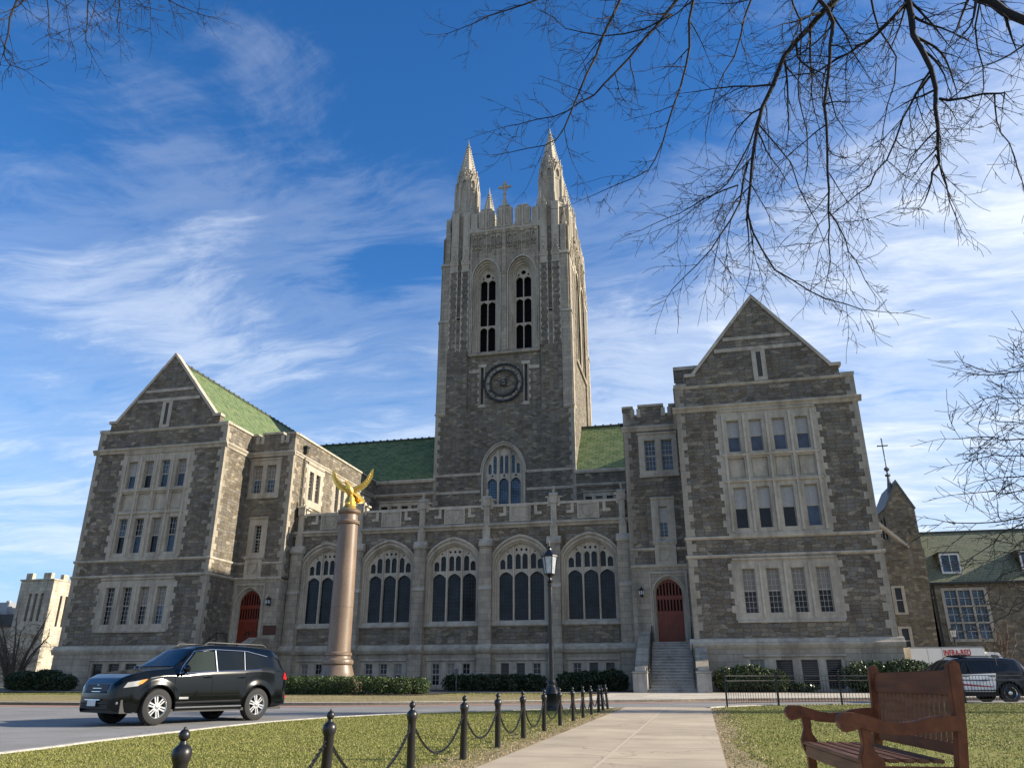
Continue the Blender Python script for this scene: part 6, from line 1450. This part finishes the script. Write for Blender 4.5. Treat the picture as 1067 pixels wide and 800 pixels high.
# clipped box hedge round the column base: front, side
for nm, bx, lab, sd_ in (('box_hedge', [(-22.9 + i * 1.35, 40.3, HZ, .82, .75, .44, 5) for i in range(5)], 'dark clipped box hedge in front of the column foot, left part', 31), ('box_hedge', [(-16.3, 40.3, HZ, .62, .7, .42, 3.2), (-15.35, 40.7, HZ, .6, .7, .41, 3.2), (-14.75, 41.6, HZ, .6, .8, .41, 3.2)], 'rounded box hedge clumps at the right of the column foot', 32)):
    foliage(nm, bx, 16000 if sd_ == 31 else 9000, 'leaf_box', .045, lab, sd_, 'clipped hedges round the column')
foliage('box_hedge', [(-23.6, 42 + i * 1.2, HZ, .7, .75, .44, 5) for i in range(3)], 7000, 'leaf_box', .045, 'clipped box hedge on the far left side of the column foot', 33, 'clipped hedges round the column')
foliage('low_hedge', [(-15.4 + i * 1.25, 50.8, .45, .85, .7, .50, 3.5) for i in range(5)], 11000, 'leaf_dark', .07, 'dark low evergreen hedge under the middle arched windows', 34)
foliage('low_hedge', [(-7.9, 50.5, .45, .9, .8, .55, 3), (-6.6, 50.5, .45, .95, .8, .60, 3), (-5.3, 50.5, .45, .9, .8, .62, 3)], 10000, 'leaf_dark', .07, 'dark evergreen bushes left of the right stairs', 35)
foliage('low_hedge', [(-21.6, 50.5, .45, 1.0, .7, .45, 3), (-20.3, 50.5, .45, .8, .7, .42, 3)], 6000, 'leaf_dark', .07, 'small dark hedge right of the column, under the second window', 36)
foliage('evergreen_bush', [(1.5, 47.6 + .6, .45, .9, .7, .66, 2.4), (2.7, 48.3, .45, 1.2, .9, .72, 2.3), (3.9, 48.2, .45, .8, .7, .60, 2.3), (5.2, 48.9, .45, 1.2, .5, .25, 2.3)], 13000, 'leaf_shrub', .075, 'glossy broad-leaved bush right of the right stairs', 37)
foliage('evergreen_bush', [(9.0, 48.3, .45, 1.4, .9, .80, 2.4), (10.9, 48.4, .45, 1.3, 1.0, .85, 2.4), (12.8, 48.8, .45, 1.3, 1.0, .75, 2.3)], 17000, 'leaf_shrub', .075, 'large glossy bush at the right corner of the right wing', 38)
foliage('round_bush', [(-45.2, 47.3, .45, 1.2, .8, .62, 2.5), (-43.5, 47.5, .45, 1.3, .8, .66, 2.5), (-41.9, 47.4, .45, .8, .7, .5, 2.5)], 12000, 'leaf_dark', .075, 'dark rounded bushes at the left corner of the left wing', 39)

# ---------------------------------------------------------------- bare trees
def rotv(v, ang, axis): return Matrix.Rotation(ang, 3, axis) @ v
class Tree:
    def __init__(s, seed): s.m = MB(); s.t = MB(); s.r = random.Random(seed); s.n = 0
    def limb(s, pts, r0, r1, sides=7, mesh=None):
        P_ = [Vector(p) for p in pts]; out = []                  # smoothed and knobbly
        for i in range(len(P_) - 1):
            a, b, c, d = P_[max(i - 1, 0)], P_[i], P_[i + 1], P_[min(i + 2, len(P_) - 1)]; n = max(2, int((c - b).length / .35))
            for k in range(n): t = k / n; out.append(.5 * ((2 * b) + (c - a) * t + (2 * a - 5 * b + 4 * c - d) * t * t + (3 * b - a - 3 * c + d) * t ** 3) + Vector([s.r.gauss(0, 1) for _ in range(3)]) * .016)
        out.append(P_[-1]); n = len(out); rad = [r0 + (r1 - r0) * (i / (n - 1)) ** .85 for i in range(n)]
        (mesh or s.m).tube(out, rad, sides); return out, rad
    def twig(s, p, d, ln, r, lvl, droop=.0):
        n = max(3, int(ln / .16)) if lvl > 0 else max(3, int(ln / .12)); n = min(n, 14); pts = [p.copy()]; q = p.copy(); dd = d.normalized(); step = ln / n; ds = [dd.copy()]
        bend = Vector([s.r.gauss(0, 1) for _ in range(3)]) * .11
        for i in range(n):
            dd = (dd + bend * .6 + Vector([s.r.gauss(0, 1) for _ in range(3)]) * .10 + Vector((0, 0, droop)) * .1).normalized(); q = q + dd * step; pts.append(q.copy()); ds.append(dd.copy())
        rad = [max(r * (1 - .8 * i / n), .0034 * s.k) for i in range(n + 1)]; s.m.tube(pts, rad, 5 if lvl > 1 else 3, cap=False); s.n += n
        if lvl <= 0: return
        cnt = max(2, int(ln / s.gap[lvl])); 
        for k in range(cnt):
            t = .15 + .83 * (k + s.r.random() * .7) / cnt; i = min(int(t * n), n); ax = ds[i].orthogonal().normalized(); ax = rotv(ax, s.r.uniform(0, 6.28), ds[i]); nd = rotv(ds[i], R(s.r.uniform(28, 62)), ax)
            s.twig(pts[i], nd, ln * s.r.uniform(.32, .62) * (1.12 - .5 * t), r * (1 - .7 * t) * .62, lvl - 1, droop)
        s.twig(pts[-1], ds[-1], ln * .35, rad[-1], max(lvl - 2, 0), droop)
    k = 1.0; gap = {1: .105, 2: .17, 3: .27, 4: .5}; dens = .28; lk = 1.3
    def dress(s, path, rad, every, ln, lvl, droop=.0, start=.08, amin=30, amax=70):
        L_ = 0; nxt = start
        tot = sum((path[i + 1] - path[i]).length for i in range(len(path) - 1)) or 1; nx = tot * start
        for i in range(len(path) - 1):
            L_ += (path[i + 1] - path[i]).length
            if L_ >= nx:
                d = (path[i + 1] - path[i]).normalized(); ax = rotv(d.orthogonal().normalized(), s.r.uniform(0, 6.28), d); nd = rotv(d, R(s.r.uniform(amin, amax)), ax)
                f_ = L_ / tot; s.twig(path[i], nd, ln * s.lk * s.r.uniform(.55, 1.15) * (1.1 - .45 * f_), min(rad[i] * .55, .012 + .004 * lvl), lvl, droop); nx += every * s.dens * s.r.uniform(.6, 1.4)
        s.twig(path[-1], (path[-1] - path[-2]).normalized(), ln * .6, rad[-1], max(1, lvl - 1), droop)
def finish(T, name, loc, label, mat, trunkmat=None, group=None, cat='tree'):
    root = empty(name, loc); tag(root, label, cat, group); l = root.location
    for mb, nm in ((T.t, 'trunk'), (T.m, 'crown')):
        if not mb.v: continue
        a = np.array(mb.v) - np.array(l); mb.v = [tuple(r) for r in a]; o = mb.build(nm, trunkmat or mat, root)
        o.data.polygons.foreach_set('use_smooth', [True] * len(o.data.polygons))
    return root
# big tree whose boughs hang in from the upper right; its trunk stands outside the frame
T = Tree(7)
fork = Vector((8.2, 4.6, 9.0)); base = Vector((8.7, 3.6, G(3.6) - .1))
T.limb([base, base + Vector((-.1, .2, 2.5)), Vector((8.4, 4.2, 6.0)), fork], .42, .30, 14, T.t)
def bough(pix, dist, r0, r1, link=None, every=.42, ln=1.5, lvl=3, droop=-.35, d1=None):
    n = len(pix); pts = [at(px, py, dist + ((d1 - dist) * i / (n - 1) if d1 is not None else 0)) for i, (px, py) in enumerate(pix)]
    if link is not None:
        a, ra = link; b = pts[0]; mid_ = a.lerp(b, .5) + Vector((0, 0, .6)); T.limb([a, mid_, b], ra, r0, 8)
    path, rad = T.limb(pts, r0, r1, 7); T.dress(path, rad, every, ln, lvl, droop); return path
up = Vector((3.0, 9.0, 14.8)); T.limb([fork, Vector((6.6, 5.2, 12.2)), Vector((4.6, 7.0, 14.0)), up], .24, .12, 10)
A_ = bough([(884, -30), (870, 0), (844, 26), (818, 61), (794, 114), (783, 162), (779, 219)], 11.0, .065, .020, (up, .09), .40, 1.35)
bough([(779, 219), (785, 240), (809, 280), (844, 302), (880, 318), (912, 324)], 11.0, .019, .006, None, .30, .9, 2)
bough([(781, 170), (770, 210), (752, 245), (728, 275), (700, 302)], 11.0, .020, .006, None, .3, 1.0, 2, d1=10.6)
bough([(798, 105), (780, 150), (757, 192), (728, 215), (690, 238)], 11.0, .018, .005, None, .3, 1.0, 2, d1=11.6)
bough([(790, 130), (822, 170), (842, 215), (858, 250)], 11.0, .014, .005, None, .3, .8, 2, d1=11.5)
bough([(853, -25), (853, 0), (868, 26), (862, 87), (862, 153), (866, 219), (864, 250), (862, 289)], 10.4, .042, .006, (up, .06), .34, 1.1, 3)
bough([(866, 219), (880, 250), (892, 272), (910, 305)], 10.4, .012, .004, None, .3, .7, 2)
up2 = Vector((4.3, 8.6, 13.7)); T.limb([fork, Vector((6.9, 6.2, 12.0)), up2], .2, .11, 10)
bough([(950, -30), (947, 0), (951, 35), (971, 74), (975, 114), (978, 153), (972, 180), (967, 201)], 10.8, .062, .010, (up2, .08), .40, 1.1, 3)
bough([(976, 103), (1005, 101), (1039, 96), (1046, 103)], 10.8, .022, .010, None, .5, .5, 2)
bough([(1037, 98), (1037, 127), (1050, 150), (1062, 178), (1067, 200)], 10.8, .012, .005, None, .3, .7, 2)
bough([(945, 5), (915, 34), (897, 48), (872, 62), (850, 74), (820, 80)], 10.8, .032, .010, None, .35, 1.1, 3, d1=11.6)
bough([(969, 79), (955, 100), (945, 122), (923, 166), (905, 192), (885, 210), (865, 225)], 10.8, .020, .006, None, .34, 1.0, 2)
bough([(975, 160), (989, 210), (1002, 242)], 10.8, .012, .004, None, .3, .7, 2)
bough([(1010, -10), (1030, 0), (1067, 22), (1110, 45)], 9.5, .060, .05, (up2, .08), .8, .9, 3)
bough([(1080, 35), (1050, 60), (1020, 70)], 9.6, .014, .006, None, .5, .8, 2)
up3 = Vector((.4, 9.2, 15.0)); T.limb([up, Vector((1.8, 8.9, 15.3)), up3], .12, .07, 9)
bough([(722, -25), (706, 0), (671, 41), (642, 76), (620, 100), (591, 115), (560, 126), (527, 132)], 11.6, .036, .006, (up3, .05), .36, 1.0, 3)
bough([(652, -20), (645, 0), (628, 41), (604, 96), (588, 134), (569, 151), (531, 159)], 11.2, .034, .006, (up3, .05), .36, .95, 3)
bough([(735, -20), (722, 0), (719, 48), (708, 90), (696, 127), (684, 166), (661, 185), (617, 204)], 11.0, .030, .005, (up3, .05), .36, .95, 3)
bough([(575, -10), (562, 0), (527, 11), (492, 24), (467, 35)], 12.0, .024, .006, (up3, .045), .34, .85, 3)
bough([(700, 15), (670, 30), (630, 38), (590, 28), (565, 12)], 11.6, .020, .006, None, .34, .9, 2)
bough([(770, 192), (740, 204), (719, 215), (695, 228), (668, 240)], 11.2, .014, .005, None, .3, .8, 2)
bough([(790, -15), (775, 20), (765, 60), (745, 95), (735, 140)], 11.8, .024, .006, (up, .05), .34, 1.1, 3)
bough([(905, -20), (915, 30), (935, 60), (925, 110), (918, 150)], 11.4, .022, .006, (up2, .05), .36, 1.0, 3)
bough([(820, -20), (835, 40), (830, 90), (842, 140), (838, 190)], 11.9, .022, .006, (up, .05), .34, 1.0, 3)
bough([(1030, -20), (1015, 30), (1025, 70), (1020, 110)], 11.4, .020, .006, (up2, .05), .4, .8, 3)
finish(T, 'bare_tree', (8.7, 3.6, G(3.6)), 'large leafless tree whose dark boughs hang across the upper right sky', 'bark')
# second tree, boughs entering at the top left corner
T = Tree(19); T.gap = {1: .09, 2: .15, 3: .28, 4: .5}
f2 = Vector((-12.0, 1.5, 10.0)); b2 = Vector((-12.8, .8, G(1) - .1)); T.limb([b2, b2 + Vector((.2, .5, 4)), f2], .34, .2, 12, T.t); u4 = Vector((-9.6, 6.6, 15.2)); T.limb([f2, Vector((-11.4, 3.6, 13.4)), u4], .16, .08, 9)
for pix, r in (([(22, -20), (17, 0), (8, 34), (4, 56), (11, 67), (34, 79)], .022), ([(48, -20), (49, 0), (51, 25), (52, 39), (63, 42)], .014), ([(66, -15), (68, 5), (71, 30), (73, 48)], .010), ([(92, -20), (90, 0), (93, 22), (90, 45), (101, 67)], .018), ([(103, -10), (98, 10), (90, 35)], .012), ([(125, -15), (123, 5), (122, 25), (127, 38)], .014), ([(155, -12), (155, 0), (157, 20), (158, 37)], .011), ([(165, -15), (174, 0), (197, 11), (214, 17), (232, 22)], .013), ([(40, -20), (20, 5), (-5, 15)], .018), ([(135, -12), (150, 6), (175, 12)], .010)):
    bough(pix, 13.0, r, .004, (u4, .03), .24, .55, 2, -.1)
bough([(-10, 20), (0, 40), (14, 62), (5, 75)], 13.0, .010, .004, None, .24, .5, 2)
finish(T, 'bare_tree', (-12.8, .8, G(1)), 'leafless tree with reddish twig ends dipping into the top left corner', 'bark')
# tree at the right edge
T = Tree(23); T.gap = {1: .20, 2: .32, 3: .5, 4: .9}; T.k = 2.6; T.dens = .19; T.lk = 1.3
b3 = Vector((19.4, 26.5, G(27) - .1)); f3 = Vector((19.0, 26.8, 6.0)); T.limb([b3, b3.lerp(f3, .5) + Vector((.15, 0, 0)), f3, Vector((18.7, 27, 9.5)), Vector((18.3, 27, 13.5))], .34, .10, 12, T.t)
for pix, r, z in (([(1150, 395), (1067, 387), (1031, 388), (1010, 380)], .04, 12), ([(1150, 440), (1067, 414), (1040, 412), (1016, 421)], .045, 11), ([(1150, 470), (1067, 457), (1036, 455), (1012, 456), (992, 457)], .06, 10), ([(1150, 500), (1067, 474), (1036, 474), (1005, 482)], .055, 9), ([(1150, 530), (1067, 511), (1036, 513), (998, 515)], .05, 8), ([(1150, 545), (1067, 538), (1036, 543), (998, 545), (975, 541)], .07, 7), ([(1150, 530), (1067, 545), (1036, 566), (1010, 582)], .07, 6.5), ([(1150, 580), (1067, 590), (1040, 606), (1022, 625)], .05, 5.6), ([(1150, 600), (1080, 620), (1050, 640), (1030, 650)], .04, 5), ([(1150, 560), (1067, 575), (1045, 590)], .05, 6), ([(1150, 380), (1090, 370), (1050, 385)], .04, 13), ([(1150, 430), (1090, 436), (1055, 440), (1030, 436)], .04, 11.3), ([(1150, 490), (1085, 492), (1050, 496), (1030, 500)], .04, 9)):
    pts = [at(px, py, 27 + (0 if i else 0)) for i, (px, py) in enumerate(pix)]; st_ = Vector((18.9, 26.9, z)); path, rad = T.limb([st_, st_.lerp(pts[1], .5)] + pts[1:], r, .012, 6); T.dress(path, rad, .38, 1.5, 2, .15, .15)
finish(T, 'bare_tree', (19.4, 26.5, G(27)), 'leafless spreading tree entering from the right edge, before the far building', 'bark_grey')
# bare multi-stemmed shrubs
def shrub(loc, h, n, seed, label, mat, spread=.5, k=2.2):
    T = Tree(seed); T.gap = {1: .22, 2: .34, 3: .5, 4: .8}; T.k = k * .6; T.dens = 1; T.lk = 1
    for i in range(n):
        a = T.r.uniform(0, 6.28); s_ = T.r.uniform(.15, 1) * spread; b = Vector(loc) + Vector((.15 * math.cos(a), .15 * math.sin(a), 0)); e = Vector(loc) + Vector((h * s_ * math.cos(a), h * s_ * math.sin(a), h * T.r.uniform(.55, .85)))
        path, rad = T.limb([b, b.lerp(e, .5) + Vector((0, 0, h * .08)), e], .022 * h, .007 * h, 6, T.t if i == 0 else None); T.dress(path, rad, .22 * h / 3, .34 * h, 3 if h > 4 else 2, .1, .15)
    finish(T, 'bare_shrub', loc, label, mat, cat='shrub')
shrub((-58.5, 60, .45), 7.0, 9, 41, 'leafless brown spreading shrub tree beside the left corner of the hall', 'bark_tan', .62, 3.4)
shrub((-64.0, 66, .45), 5.0, 6, 42, 'smaller leafless shrub at the far left edge of the view', 'bark_tan', .6, 3.6)
shrub((25.0, 78, .45), 6.0, 9, 43, 'pale leafless shrub behind the white truck', 'bark_tan', .4, 4.2)
shrub((32.5, 80, .45), 5.0, 7, 44, 'leafless shrub before the far building, right of the other', 'bark_tan', .5, 4.4)
